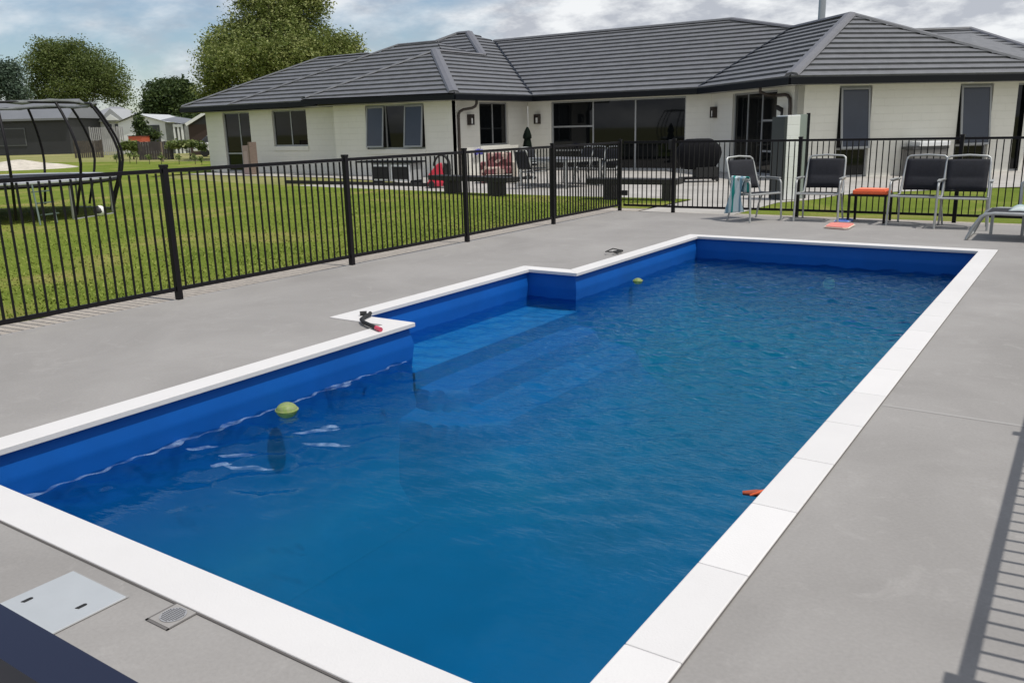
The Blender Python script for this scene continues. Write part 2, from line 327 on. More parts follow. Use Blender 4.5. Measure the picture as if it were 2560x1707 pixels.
# short grass blades where the lawn is close enough to read them
nb = 62000
xx = -7.46 - rng.random(nb)**1.5*15; yy = rng.uniform(1.5, 16.2, nb)
d = np.hypot(xx, yy); keep = rng.random(nb) < np.clip(11.0/d, 0, 1)**1.6; xx, yy = xx[keep], yy[keep]; nb = len(xx)
hh = rng.uniform(0.012, 0.032, nb); an = rng.uniform(0, math.pi, nb); ww = rng.uniform(0.006, 0.013, nb)
lx = rng.normal(0, 0.02, nb); ly = rng.normal(0, 0.02, nb); zb = -0.009
V = np.zeros((nb, 3, 3))
V[:, 0] = np.stack([xx-np.cos(an)*ww, yy-np.sin(an)*ww, np.full(nb, zb)], 1); V[:, 1] = np.stack([xx+np.cos(an)*ww, yy+np.sin(an)*ww, np.full(nb, zb)], 1)
V[:, 2] = np.stack([xx+lx, yy+ly, zb+hh], 1)
me = bpy.data.meshes.new('grass'); me.from_pydata(V.reshape(-1, 3).tolist(), [], np.arange(nb*3).reshape(-1, 3).tolist()); me.materials.append(BLADE)
o = bpy.data.objects.new('grass', me); COL.objects.link(o); tag(o, 'short mown grass blades growing in the lawn behind the black fence', 'grass', kind='stuff')

# ---------------------------------------------------------------- swimming pool
pool = empty('swimming_pool', (-2.7, 6.2, 0), label='long blue swimming pool with white paver edging set in the concrete deck', cat='swimming pool')
def coping_run(p, q, inner, dir_out, t0, t1, step):
    """pavers along p->q, p,q on the outer edge line"""
    p = Vector((*p, 0)); q = Vector((*q, 0)); d = (q-p); Ln = d.length; d.normalize(); n = Vector((*dir_out, 0))
    k = max(1, round((Ln)/step)); g = 0.0013
    for i in range(k):
        s0, s1 = i*Ln/k, (i+1)*Ln/k
        a0 = s0 + (g if i > 0 else 0); a1 = s1 - (g if i < k-1 else 0)
        i0 = a0 + (t0*CW if i == 0 else 0); i1 = a1 - (t1*CW if i == k-1 else 0)
        P = [p+d*a0, p+d*a1, p+d*i1+n*CW, p+d*i0+n*CW]
        if (P[1]-P[0]).cross(P[2]-P[1]).z < 0: P = P[::-1]
        m_ = MB(); m_.prism([(v.x, v.y) for v in P], -0.026, 0.009)
        m_.build('coping_paver', COPE, pool, bevel=0.004)
E_ = 0.001
coping_run((XL, YN), (XR, YN), 0, (0, 1), 1, 1, 9.0)
coping_run((XR, YN), (XR, YF), 0, (-1, 0), 1, 1, 0.565)
coping_run((XR, YF), (XL, YF), 0, (0, -1), 1, 1, 3.7)
coping_run((XL, YF), (XL, Y2), 0, (1, 0), 1, -1, 3.3)
coping_run((XL, Y2), (XB, Y2), 0, (0, -1), -1, 1, 2)
coping_run((XB, Y2), (XB, Y1), 0, (1, 0), 1, 1, 3.0)
coping_run((XB, Y1), (XL, Y1), 0, (0, 1), 1, -1, 2)
coping_run((XL, Y1), (XL, YN), 0, (1, 0), -1, 1, 4)
SH = mat('gelcoat_blue', (0.002, 0.096, 0.40), 0.6, var=0.12, vscale=1.3, spec=0.25)
i_ = CW-0.036   # the shell stands just behind the lip of the pavers
xr, xl, xb, yn, yf, y1, y2 = XR-i_, XL+i_, XB+i_, YN+i_, YF-i_, Y1+i_, Y2-i_
FL, LEDGE, STEP = -1.28, -0.40, -0.80
xs_ = xl+0.42
b = MB(); ring = [(xl, yn), (xr, yn), (xr, yf), (xl, yf), (xl, y2), (xb, y2), (xb, y1), (xl, y1)]
zt = -0.024
prof = [(0.0, zt), (0.003, -0.07), (0.022, -0.155), (0.021, -0.19), (0.006, -0.33), (0.006, -0.55), (0.03, -0.75), (0.10, -0.98), (0.22, -1.14), (0.38, -1.23), (0.6, FL+.002)]
def inset(i, e):
    # corner i of the ring moved inward by e (mitred)
    p0_, p1_, p2_ = [Vector((*ring[(i+k) % len(ring)], 0)) for k in (-1, 0, 1)]
    d1 = (p1_-p0_).normalized(); d2 = (p2_-p1_).normalized(); n1_ = Vector((-d1.y, d1.x, 0)); n2_ = Vector((-d2.y, d2.x, 0))
    return p1_ + (n1_+n2_)*e
for i in range(len(ring)):
    j = (i+1) % len(ring)
    for (e0, z0_), (e1, z1_) in zip(prof, prof[1:]):
        a_, b_, c_, d__ = inset(i, e0), inset(i, e1), inset(j, e1), inset(j, e0)
        b.face([(a_.x, a_.y, z0_), (b_.x, b_.y, z1_), (c_.x, c_.y, z1_), (d__.x, d__.y, z0_)])
b.face([(xl, yn, FL), (xr, yn, FL), (xr, yf, FL), (xl, yf, FL)])
sh_ = b.build('shell', SH, pool)
bm_ = __import__('bmesh').new(); bm_.from_mesh(sh_.data); __import__('bmesh').ops.remove_doubles(bm_, verts=bm_.verts, dist=1e-4); bm_.to_mesh(sh_.data); bm_.free()
for p_ in sh_.data.polygons: p_.use_smooth = True
sh_.data.set_sharp_from_angle(angle=R_(35))
TREAD = mat('gelcoat_sky_sheen', (0.006, 0.145, 0.43), 0.7, var=0.15, vscale=4, spec=0.2)  # shell gelcoat lightened; sky reflection off the ripples put into the step colour
b = MB(); b.face([(xb+.008, y1+.008, LEDGE), (xl+.03, y1+.008, LEDGE), (xl+.03, y2-.008, LEDGE), (xb+.008, y2-.008, LEDGE)]); b.face([(xl+.03, y1+.008, LEDGE), (xl+.03, y1+.008, LEDGE-.14), (xl+.03, y2-.008, LEDGE-.14), (xl+.03, y2-.008, LEDGE)]); b.build('entry_step', TREAD, pool)
ycen, yh_ = (y1+y2)/2, (y2-y1)/2
pd, pz = [0, .36, .42, .80, .88, 1.0, 1.35, 1.7], [LEDGE-.13, LEDGE-.145, LEDGE-.30, LEDGE-.33, LEDGE-.50, LEDGE-.60, FL+.06, FL-.03]
b = MB(); gxs = np.linspace(xl+.002, xl+1.75, 60); gys = np.linspace(y1-1.2, y2+1.2, 110)
for y_ in gys:
    for x_ in gxs:
        d_ = math.hypot(max(0, x_-xl), 1.7*max(0, abs(y_-ycen)-yh_+.25)); b.v.append((x_, y_, float(np.interp(d_, pd, pz))))
for j_ in range(109):
    for i2 in range(59): a_ = j_*60+i2; b.f.append((a_, a_+1, a_+61, a_+60))
b.build('lower_steps', SH, pool, smooth=True)
b = MB(); b.lathe([(0.0, 0), (0.075, 0.0), (0.075, 0.012), (0.06, 0.02), (0.0, 0.02)], (0, 0, 0), 20)
mm = Matrix.Translation((-2.6, yf-.008, -0.50)) @ Matrix.Rotation(R_(90), 4, 'X'); b.v = [tuple(mm @ Vector(v)) for v in b.v]; b.build('return_fitting', WHP, pool)

# water: closed volume, waves as geometry
def watermat():
    m = bpy.data.materials.new('pool_water'); m.use_nodes = True; t = m.node_tree; t.nodes.clear()
    o = N(t, 'ShaderNodeOutputMaterial'); tr = N(t, 'ShaderNodeBsdfTransparent'); tr.inputs[0].default_value = (0.93, 0.97, 0.99, 1)
    gl = N(t, 'ShaderNodeBsdfGlossy'); gl.inputs['Roughness'].default_value = 0.03; gl.inputs['Color'].default_value = (0.55, 0.8, 1, 1)
    fr = N(t, 'ShaderNodeFresnel'); fr.inputs['IOR'].default_value = 1.333
    g = N(t, 'ShaderNodeNewGeometry')
    mpx = N(t, 'ShaderNodeMapping'); mpx.inputs['Rotation'].default_value = (0, 0, R_(-34)); mpx.inputs['Scale'].default_value = (0.8, 2.2, 1)
    L(t, g.outputs['Position'], mpx.inputs[0])
    n = N(t, 'ShaderNodeTexNoise'); n.inputs['Scale'].default_value = 15; n.inputs['Detail'].default_value = 3; n.inputs['Distortion'].default_value = 0.5; L(t, mpx.outputs[0], n.inputs['Vector'])
    bp = N(t, 'ShaderNodeBump'); bp.inputs['Strength'].default_value = 0.35; bp.inputs['Distance'].default_value = 0.014
    # calmer in the near half
    sp = N(t, 'ShaderNodeSeparateXYZ'); L(t, g.outputs['Position'], sp.inputs[0])
    mr = N(t, 'ShaderNodeMapRange'); mr.inputs['From Min'].default_value = 2.4; mr.inputs['From Max'].default_value = 5.5; mr.inputs['To Min'].default_value = 0.10; mr.inputs['To Max'].default_value = 1.0
    L(t, sp.outputs[1], mr.inputs['Value']); L(t, mr.outputs[0], bp.inputs['Strength'])
    L(t, n.outputs[0], bp.inputs['Height'])
    for x in (gl, fr): L(t, bp.outputs[0], x.inputs['Normal'])
    mixs = N(t, 'ShaderNodeMixShader'); L(t, fr.outputs[0], mixs.inputs[0]); L(t, tr.outputs[0], mixs.inputs[1]); L(t, gl.outputs[0], mixs.inputs[2])
    L(t, mixs.outputs[0], o.inputs['Surface'])
    va = N(t, 'ShaderNodeVolumeAbsorption'); va.inputs['Color'].default_value = (0.03, 0.86, 0.87, 1); va.inputs['Density'].default_value = 0.80
    vs = N(t, 'ShaderNodeVolumeScatter'); vs.inputs['Color'].default_value = (0.0, 0.38, 0.95, 1); vs.inputs['Density'].default_value = 0.30
    vad = N(t, 'ShaderNodeAddShader'); L(t, va.outputs[0], vad.inputs[0]); L(t, vs.outputs[0], vad.inputs[1]); L(t, vad.outputs[0], o.inputs['Volume'])
    return m
WZ = -0.285
x0, x1, ya, yb = xb-0.03, xr+0.03, yn-0.03, yf+0.03
nx, ny = 220, 480
gx = np.linspace(x0, x1, nx); gy = np.linspace(ya, yb, ny); GX, GY = np.meshgrid(gx, gy)
H = np.zeros_like(GX); wr = np.random.default_rng(3)
for k in range(46):
    lam = wr.uniform(0.06, 0.30); th = R_(-60)+wr.normal(0, 0.7); ph = wr.uniform(0, 6.28)
    H += 0.0060*lam*np.sin(2*math.pi/lam*(GX*math.cos(th)+GY*math.sin(th))+ph)
amp = np.clip((GY-2.2)/3.6, 0.07, 1.25)*(1+.25*np.clip((GX+2.6)/1.6, -1, 1))
lw = np.exp(-((GX-xl-0.08)/0.22)**2)*np.clip((4.9-GY)/0.4, 0, 1)*1.6      # slop along the near left wall
patch = np.exp(-((GX+3.55)/0.35)**2-((GY-3.1)/0.5)**2)*1.3
H *= (amp + lw + patch)
b = MB(); b.v = np.stack([GX.ravel(), GY.ravel(), WZ+H.ravel()], 1).tolist()
idx = np.arange(nx*ny).reshape(ny, nx)
b.f = np.stack([idx[:-1, :-1], idx[:-1, 1:], idx[1:, 1:], idx[1:, :-1]], -1).reshape(-1, 4).tolist()
n0 = len(b.v); zb = FL-0.04
b.v += [(x0, ya, zb), (x1, ya, zb), (x1, yb, zb), (x0, yb, zb)]
b.f.append((n0+3, n0+2, n0+1, n0))
b.f.append(tuple([n0, n0+1]+idx[0, ::-1].tolist())); b.f.append(tuple([n0+1, n0+2]+idx[::-1, -1].tolist()))
b.f.append(tuple([n0+2, n0+3]+idx[-1, :].tolist())); b.f.append(tuple([n0+3, n0]+idx[:, 0].tolist()))
wo = b.build('pool_water', watermat()); tag(wo, kind='structure')
for p in wo.data.polygons: p.use_smooth = len(p.vertices) == 4 and p.index < (nx-1)*(ny-1)

# floating toys
lime = mat('lime_vinyl', (0.34, 0.48, 0.10), 0.5, col2=(0.55, 0.56, 0.32), vscale=30)
tl_ = lime.node_tree; trn = N(tl_, 'ShaderNodeBsdfTransparent'); trn.inputs[0].default_value = (.8, .9, .5, 1); mxl = N(tl_, 'ShaderNodeMixShader'); mxl.inputs[0].default_value = .5
L(tl_, tl_.nodes['Principled BSDF'].outputs[0], mxl.inputs[1]); L(tl_, trn.outputs[0], mxl.inputs[2]); L(tl_, mxl.outputs[0], tl_.nodes['Material Output'].inputs['Surface'])
def ball(name, loc, r, m, label, cat, squash=1.0, dot=None):
    t_ = empty(name, loc, label=label, cat=cat)
    prof = [(max(0.001, r*math.cos(a)), r*squash*math.sin(a)) for a in np.linspace(-math.pi/2, math.pi/2, 15)]
    MB().lathe(prof, loc, 24).build('shell', m, t_, smooth=True)
    return t_
t_ = ball('swim_ball', (-4.235, 3.56, WZ+0.008), 0.07, lime, 'lime green toy ball floating by the near left pool wall', 'ball', 0.75)
b = MB(); b.tube([(-4.235+0.0715*math.cos(a), 3.56+0.0715*math.sin(a), WZ+0.012) for a in np.linspace(0, 6.28, 25)[:-1]], 0.006, 6, closed=True); b.build('seam', lime, t_, smooth=True)
t_ = ball('swim_ball', (-4.28, 8.92, WZ+0.0), 0.055, lime, 'small yellowish toy floating by the far left pool wall', 'ball', 0.7)
b = MB(); b.tube([(-4.28+0.056*math.cos(a), 8.92+0.056*math.sin(a), WZ+0.008) for a in np.linspace(0, 6.28, 25)[:-1]], 0.005, 6, closed=True); b.build('seam', lime, t_, smooth=True)
t_ = empty('pool_toy', (-1.2, 3.86, WZ), label='orange toy floating against the right pool edge', cat='pool toy')
b = MB(); b.tube([(-1.26, 3.84, WZ+0.0), (-1.2, 3.86, WZ+0.005), (-1.1, 3.90, WZ+0.005), (-1.02, 3.93, WZ+.0)], [0.010, 0.018, 0.018, 0.012], 10); b.build('body', mat('toy_orange', (0.42, 0.08, 0.03), 0.5), t_, smooth=True)
b = MB(); b.tube([(-1.22, 3.83, WZ+.0), (-1.16, 3.87, WZ+.022), (-1.18, 3.91, WZ+.0)], [.005, .01, .005], 8); b.build('fin', ORNG, t_, smooth=True)

# hose and goggles on the coping
t_ = empty('pool_hose', (-4.5, 4.78, 0), label='short black hose with a red end lying on the coping corner', cat='hose')
b = MB(); b.tube([(-4.90, 5.06, -.02), (-4.86, 5.05, .025), (-4.80, 4.98, .035), (-4.78, 4.90, .03), (-4.74, 4.82, .03), (-4.66, 4.76, .028), (-4.55, 4.71, .028), (-4.43, 4.66, .028)], 0.016, 10); b.build('hose', TAN, t_, smooth=True)
b = MB(); b.tube([(-4.435, 4.662, .028), (-4.36, 4.633, .028)], 0.017, 12); b.build('hose_end', mat('pink_red_plastic', (0.62, 0.08, 0.13), 0.5), t_, smooth=True)
b = MB(); b.tube([(-4.88, 5.03, .025), (-4.92, 4.99, .025)], 0.02, 12); b.build('coupling', TAN, t_, smooth=True)
t_ = empty('goggles', (-4.62, 9.04, .01), label='black swimming goggles lying on the white coping', cat='goggles')
b = MB()
for k in (-1, 1): b.tube([(-4.60+0.03*math.cos(a), 9.04+k*0.045+0.035*math.sin(a), .03) for a in np.linspace(0, 6.28, 13)[:-1]], 0.011, 8, closed=True)
b.build('eye_cup', TAN, t_, smooth=True)
b = MB(); b.tube([(-4.6, 8.95, .03), (-4.66, 8.88, .045), (-4.72, 8.95, .03), (-4.70, 9.1, .05), (-4.64, 9.2, .02), (-4.6, 9.12, .03)], 0.007, 6); b.build('strap', TAN, t_, smooth=True)

# skimmer hatch lid and drain plate
t_ = empty('hatch_lid', (-2.68, 1.24, 0), label='pale grey square skimmer lid with two finger slots set in the concrete', cat='lid')
LID = mat('lid_plastic', (0.41, 0.43, 0.445), 0.45, var=0.03, vscale=9)
hx0_, hx1_, hy0_, hy1_ = -2.845, -2.52, 1.03, 1.372
b = MB(); b.box((hx0_, hy0_, -0.01), (hx1_, hy1_, 0.006)); b.build('plate', LID, t_, bevel=0.003)
b = MB(); g = 0.006
for a, c in (((hx0_-g, hy0_-g), (hx1_+g, hy0_)), ((hx0_-g, hy1_), (hx1_+g, hy1_+g)), ((hx0_-g, hy0_), (hx0_, hy1_)), ((hx1_, hy0_), (hx1_+g, hy1_))): b.face([(a[0], a[1], .003), (c[0], a[1], .003), (c[0], c[1], .003), (a[0], c[1], .003)])
b.build('frame', mat('lid_frame', (0.30, 0.29, 0.28), 0.7), t_)
for (sx, sy_) in ((-2.785, 1.18), (-2.59, 1.255)):
    poly = []
    for k in range(11):
        a = 2*math.pi*k/16; px, py = 0.008*math.cos(a), 0.008*math.sin(a)+(0.012 if math.sin(a) > 0 else -0.012)
        poly.append((sx+px*1.0, sy_+py*1.0))
    MB().prism(poly, 0.004, 0.0072).build('finger_slot', TAN, t_)
t_ = empty('drain', (-2.285, 1.385, 0), label='small square drain plate with a round grey grille beside the coping', cat='drain')
b = MB(); b.box((-2.335, 1.335, -0.01), (-2.235, 1.436, 0.0045)); b.build('plate', DECK, t_)
b = MB(); b.lathe([(0.001, 0), (0.042, 0), (0.042, 0.002), (0.001, 0.002)], (-2.285, 1.387, 0.005), 28); b.build('rim', mat('grille_plastic', (0.30, 0.30, 0.31), 0.6), t_)
b = MB()
for i in range(-5, 6):
    for j in range(-5, 6):
        x, y = i*0.0068, j*0.0068
        if x*x+y*y < 0.037**2: b.box((-2.285+x-.0018, 1.387+y-.0018, .007), (-2.285+x+.0018, 1.387+y+.0018, .0076))
b.build('grille_holes', TAN, t_)
b = MB(); b.face([(-2.345, 1.325, .003), (-2.335, 1.325, .003), (-2.335, 1.44, .003), (-2.345, 1.44, .003)]); b.face([(-2.235, 1.325, .003), (-2.229, 1.325, .003), (-2.229, 1.44, .003), (-2.235, 1.44, .003)]); b.face([(-2.345, 1.325, .003), (-2.229, 1.325, .003), (-2.229, 1.335, .003), (-2.345, 1.335, .003)]); b.build('seam', mat('seam_dark', (0.14, 0.13, 0.125), 0.9), t_)
# dark shrinkage seam along the outer side of the near coping
b = MB(); b.face([(XL, YN-0.007, .0036), (XR, YN-0.007, .0036), (XR, YN, .0036), (XL, YN, .0036)]); b.face([(XR, YN-.007, .0036), (XR+0.005, YN-.007, .0036), (XR+.005, YF, .0036), (XR, YF, .0036)])
tag(b.build('deck_seam', mat('seam_line', (0.11, 0.10, 0.095), 0.9)), kind='structure')

# kickboards
t_ = empty('kickboard', (-2.94, 12.62, 0), label='coral red foam kickboard lying on the deck by the far pool edge', cat='kickboard')
b = MB(); b.prism([(-3.07, 12.43), (-2.82, 12.36), (-2.76, 12.40), (-2.78, 12.86), (-2.86, 12.9), (-3.05, 12.92), (-3.11, 12.86)], 0.0, 0.04); b.build('board', REDP, t_, bevel=0.01)
b = MB(); b.prism([(-3.065, 12.435), (-2.822, 12.366), (-2.766, 12.404), (-2.786, 12.855), (-3.10, 12.85)], -0.001, -0.0005); b.prism([(-3.085, 12.42), (-2.80, 12.345), (-2.745, 12.40), (-2.765, 12.875), (-3.125, 12.875)], 0.012, 0.026); b.build('edge_band', mat('cream_foam', (0.75, 0.66, 0.55), 0.7), t_)
t_ = empty('kickboard', (-3.05, 13.37, 0), label='blue foam kickboard lying on the deck under the orange topped side table', cat='kickboard')
b = MB(); b.prism([(-3.13, 13.2), (-2.95, 13.2), (-2.93, 13.5), (-3.0, 13.55), (-3.15, 13.5)], 0.0, 0.035); b.build('board', BLUEP, t_, bevel=0.01)
b = MB(); b.prism([(-3.14, 13.185), (-2.94, 13.185), (-2.915, 13.3), (-3.155, 13.3)], 0.012, 0.024); b.build('edge_band', mat('pale_blue_foam', (0.45, 0.55, 0.75), 0.7), t_)

# ---------------------------------------------------------------- fences
def picket_mesh():
    m_ = MB(); m_.box((-.0072, -.0072, 0.10), (.0072, .0072, 1.165)); me = bpy.data.meshes.new('picket')
    me.from_pydata(m_.v, [], m_.f); me.materials.append(BLK); return me
PM = picket_mesh()
def fence(name, pts, label, zb, skip=(), maxp=None, step=0.088, extra=None, order=None):
    root = empty(name, (*pts[0], 0), label=label, cat='fence', group=None)
    cand = []
    for i, p in enumerate(pts):
        m_ = MB(); m_.box((p[0]-.026, p[1]-.026, zb), (p[0]+.026, p[1]+.026, 1.215)); po = m_.build('post', BLK, root)
        c_ = MB(); c_.box((p[0]-.030, p[1]-.030, 1.216), (p[0]+.030, p[1]+.030, 1.24)); c_.build('post_cap', BLK, po, origin=tuple(root.location)).parent = po
    TR = BLK_SHEEN if label.startswith('nearest') else BLK
    for p, q in zip(pts, pts[1:]):
        if (p, q) in skip: continue
        a = Vector((*p, 0)); c = Vector((*q, 0)); d_ = (c-a); Ln = d_.length; d_.normalize()
        m_ = MB(); m_.bar(a+d_*.03+Vector((0, 0, 1.185)), c-d_*.03+Vector((0, 0, 1.185)), .03, .034); m_.build('top_rail', TR, root)
        m_ = MB(); m_.bar(a+d_*.03+Vector((0, 0, .10)), c-d_*.03+Vector((0, 0, .10)), .026, .036); m_.build('bottom_rail', BLK, root)
        k = round(Ln/step)
        for j in range(1, k): cand.append(a + d_*(Ln*j/k))
    cand.sort(key=order or (lambda v: v.length))
    use, rest = cand[:95], cand[95:]
    for v in use:
        o_ = bpy.data.objects.new('picket', PM); COL.objects.link(o_); o_.parent = root; o_.location = v - root.location
    if rest:
        m_ = MB()
        for v in rest: m_.box((v.x-.009, v.y-.009, 0.10), (v.x+.009, v.y+.009, 1.165))
        tag(m_.build('pickets', BLK, root), kind='stuff')
    return root
left_pts = [(-6.97, 13.75), (-6.96, 11.45), (-6.95, 9.18), (-6.97, 7.0), (-7.0, 4.74), (-7.0, 2.47), (-7.0, 0.2)]
fence('pool_fence', left_pts, 'long black picket fence between the lawn and the left side of the deck', -0.1,
      order=lambda v: abs(v.y-7.6)*0.001 + (0 if v.y > 3.2 else 100) + (v.y > 11.8)*50)
fence('pool_fence', [(-5.95, 13.75), (-3.88, 13.86), (-1.62, 13.86), (0.30, 13.87)], 'black picket fence behind the silver chairs at the far end of the deck', -0.02)
for nm, pts_, lb in (('pool_fence', [(0.345, 13.8), (0.345, 11.45), (0.345, 9.18), (0.345, 6.85), (0.345, 4.60), (0.345, 2.38), (0.345, 0.2)], 'black picket fence right of the deck, seen by its grid shadow on the concrete'),
                     ('pool_fence', [(0.24, 0.205), (-2.03, 0.205), (-4.3, 0.205), (-6.93, 0.205)], 'nearest fence top rail crossing the bottom left corner of the photo')):
    fence(nm, pts_, lb, -0.0, order=(lambda v: abs(v.y-2.8)) if pts_[0][1] > 5 else None)
g = empty('fence_gate', (-6.92, 13.78, 0), label='black picket gate with a latch box in the fence corner facing the patio', cat='gate')
b = MB(); b.bar((-6.91, 13.78, 1.185), (-6.0, 13.78, 1.185), .03, .04); b.build('top_rail', BLK, g)
b = MB(); b.bar((-6.91, 13.78, .10), (-6.0, 13.78, .10), .026, .036); b.build('bottom_rail', BLK, g)
for k in range(11):
    o_ = bpy.data.objects.new('picket', PM); COL.objects.link(o_); o_.parent = g; o_.location = (0.02+k*0.0875, 0, 0)
b = MB(); b.box((-6.93, 13.735, .27), (-6.83, 13.79, .36)); b.build('hinge_box', TAN, g, bevel=.01)
b = MB(); b.box((-6.06, 13.74, 1.06), (-5.99, 13.80, 1.22)); b.build('latch', TAN, g, bevel=.01)

# ---------------------------------------------------------------- house
S2 = math.sqrt(.5)
TP = 0.4834
hs = empty('house', (-12.0, 27.0, -0.1), label='large single storey white block house with a dark grey tiled hip roof', cat='house')
def wallrun(p, q, z0, z1, openings, th=0.18, name='wall', m=None):
    """p->q seen from outside goes left to right; openings (s0,s1,za,zb)"""
    p = Vector((*p, 0)); q = Vector((*q, 0)); d_ = q-p; Ln = d_.length; d_.normalize(); n_ = Vector((d_.y, -d_.x, 0))  # outward normal
    ss = sorted({0, Ln, *[o[0] for o in openings], *[o[1] for o in openings]}); zz = sorted({z0, z1, *[o[2] for o in openings], *[o[3] for o in openings]})
    b = MB(); P = lambda s_, z, t=0: p + d_*s_ - n_*t + Vector((0, 0, z))
    for s0, s1 in zip(ss, ss[1:]):
        for a, c in zip(zz, zz[1:]):
            sm, zm = (s0+s1)/2, (a+c)/2
            if any(o[0] < sm < o[1] and o[2] < zm < o[3] for o in openings): continue
            b.face([P(s0, a), P(s1, a), P(s1, c), P(s0, c)])
    for o in openings:
        s0, s1, a, c = o
        for u_, v_ in (((s0, a), (s0, c)), ((s0, c), (s1, c)), ((s1, c), (s1, a)), ((s1, a), (s0, a))):
            b.face([P(*u_), P(*v_), P(*v_, th), P(*u_, th)])
    b.face([P(0, z0), P(0, z1), P(0, z1, th), P(0, z0, th)]); b.face([P(Ln, z0), P(Ln, z0, th), P(Ln, z1, th), P(Ln, z1)])
    b.face([P(0, z1), P(Ln, z1), P(Ln, z1, th), P(0, z1, th)])
    b.build(name, m or WALL, hs)
    return p, d_, n_
def window(fr, s0, s1, za, zb, cols=(), rows=(), glass=None, open_=(), sill=False, name='window', rec=0.07, blinds=()):
    """frame of aluminium with panes; cols = mullion positions, rows = [(col index, z)] transoms, open_ = indexes of awning sashes pushed out"""
    p, d_, n_ = fr; P = lambda s_, z, t=rec: p + d_*s_ - n_*t + Vector((0, 0, z))
    f = 0.055
    w_ = MB()
    for a, c in ((s0, s0+f), (s1-f, s1)):
        w_.face_box = None; m_ = w_; bx_(m_, P, a, c, za, zb)
    bx_(w_, P, s0+f, s1-f, zb-f, zb); bx_(w_, P, s0+f, s1-f, za, za+f)
    edges = [s0+f/2, *cols, s1-f/2]
    for c in cols: bx_(w_, P, c-f/2, c+f/2, za+f, zb-f)
    for ci, z in rows: bx_(w_, P, edges[ci]+f/2, edges[ci+1]-f/2, z-f/2, z+f/2)
    wo_ = w_.build(name, WFR, hs)
    for ci in range(len(edges)-1):
        a, c = edges[ci]+f/2, edges[ci+1]-f/2
        zr = [za+f] + sorted(z for k, z in rows if k == ci) + [zb-f]
        for ri, (lo, hi) in enumerate(zip(zr, zr[1:])):
            gm = GLSB if (ci in blinds and ri == len(zr)-2) else (glass or GLS)
            if (ci, ri) in open_:
                an_ = R_(6); m_ = MB(); hgt = hi-lo
                top = P(0, hi, rec-0.06)
                def Q(s_, dz, o_=0): # dz below the hinge
                    return p + d_*s_ + Vector((0, 0, hi - dz*math.cos(an_))) - n_*(rec-0.06) + n_*(dz*math.sin(an_)+o_)
                fb = 0.05
                for (u0, u1, w0, w1) in ((a, a+fb, 0, hgt), (c-fb, c, 0, hgt), (a+fb, c-fb, 0, fb), (a+fb, c-fb, hgt-fb, hgt)):
                    qs = [Q(u0, w0), Q(u1, w0), Q(u1, w1), Q(u0, w1)]; qb = [Q(u0, w0, -.035), Q(u1, w0, -.035), Q(u1, w1, -.035), Q(u0, w1, -.035)]
                    m_.face(qs[::-1]); m_.face(qb)
                    for i4 in range(4): j4 = (i4+1) % 4; m_.face([qs[i4], qs[j4], qb[j4], qb[i4]])
                m_.build('sash', WFR, wo_, origin=tuple(hs.location)).parent = wo_
                m_ = MB(); m_.face([Q(a+fb, fb, -.015), Q(a+fb, hgt-fb, -.015), Q(c-fb, hgt-fb, -.015), Q(c-fb, fb, -.015)]); m_.build('pane', GLSB if ci in blinds else gm, wo_, origin=tuple(hs.location))
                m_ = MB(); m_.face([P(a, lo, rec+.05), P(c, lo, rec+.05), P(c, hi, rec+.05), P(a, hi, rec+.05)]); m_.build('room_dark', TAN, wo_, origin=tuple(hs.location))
            else:
                m_ = MB(); m_.face([P(a, lo, rec+.02), P(c, lo, rec+.02), P(c, hi, rec+.02), P(a, hi, rec+.02)]); m_.build('pane', gm, wo_, origin=tuple(hs.location))
    if sill:
        m_ = MB(); q0 = P(s0-.04, za-.16, -.035); 
        bx_(m_, lambda s_, z, t=0: p + d_*s_ + n_*(.035) + n_*t + Vector((0, 0, z)), s0-.03, s1+.03, za-.16, za-.005, dep=(-.10, 0)); m_.build('sill', WALL, wo_, origin=tuple(hs.location))
    return wo_
def bx_(m_, P, a, c, lo, hi, dep=None):
    if dep is None:
        q = [P(a, lo), P(c, lo), P(c, hi), P(a, hi)]; n_ = (q[1]-q[0]).cross(q[3]-q[0]).normalized(); r_ = [v-n_*.05 for v in q]
    else:
        q = [P(a, lo, dep[1]), P(c, lo, dep[1]), P(c, hi, dep[1]), P(a, hi, dep[1])]; r_ = [P(a, lo, dep[0]), P(c, lo, dep[0]), P(c, hi, dep[0]), P(a, hi, dep[0])]
    m_.face(q); m_.face(r_[::-1])
    for i in range(4): j = (i+1) % 4; m_.face([q[j], q[i], r_[i], r_[j]])
Z0, Z1 = -0.11, 2.36
# rear-left section, bay, side of the left wing, main wall, side and front of the right wing
f2 = wallrun((-30.75, 23.05), (-22.71, 23.05), Z0, Z1, [(1.08, 2.72, Z0+.1, 2.33), (4.04, 5.94, 0.98, 2.33)])
w2_ = window(f2, 1.08, 2.72, 0.0, 2.33, cols=(2.02,), rows=((0, 0.72),)); window(f2, 4.04, 5.94, 0.98, 2.33, cols=(5.02,), sill=True)
wallrun((-22.7, 23.2), (-22.7, 22.41), Z0, Z1, [])
fb_ = wallrun((-22.69, 22.39), (-17.37, 22.39), Z0, Z1, [(1.53, 4.15, 0.86, 2.33)])
window(fb_, 1.53, 4.15, 0.86, 2.33, cols=(2.40, 3.27), open_=((0, 0), (2, 0)), blinds=(0, 2), sill=True)
fl_ = wallrun((-17.37, 22.391), (-17.37, 26.87), Z0, Z1, [(1.49, 3.2, 0.90, 2.33)])
window(fl_, 1.49, 3.2, 0.90, 2.33, cols=(2.34,), sill=True)
fm_ = wallrun((-17.36, 26.87), (-10.40, 26.87), Z0, Z1, [(0.98, 6.1, -0.02, 2.33)])
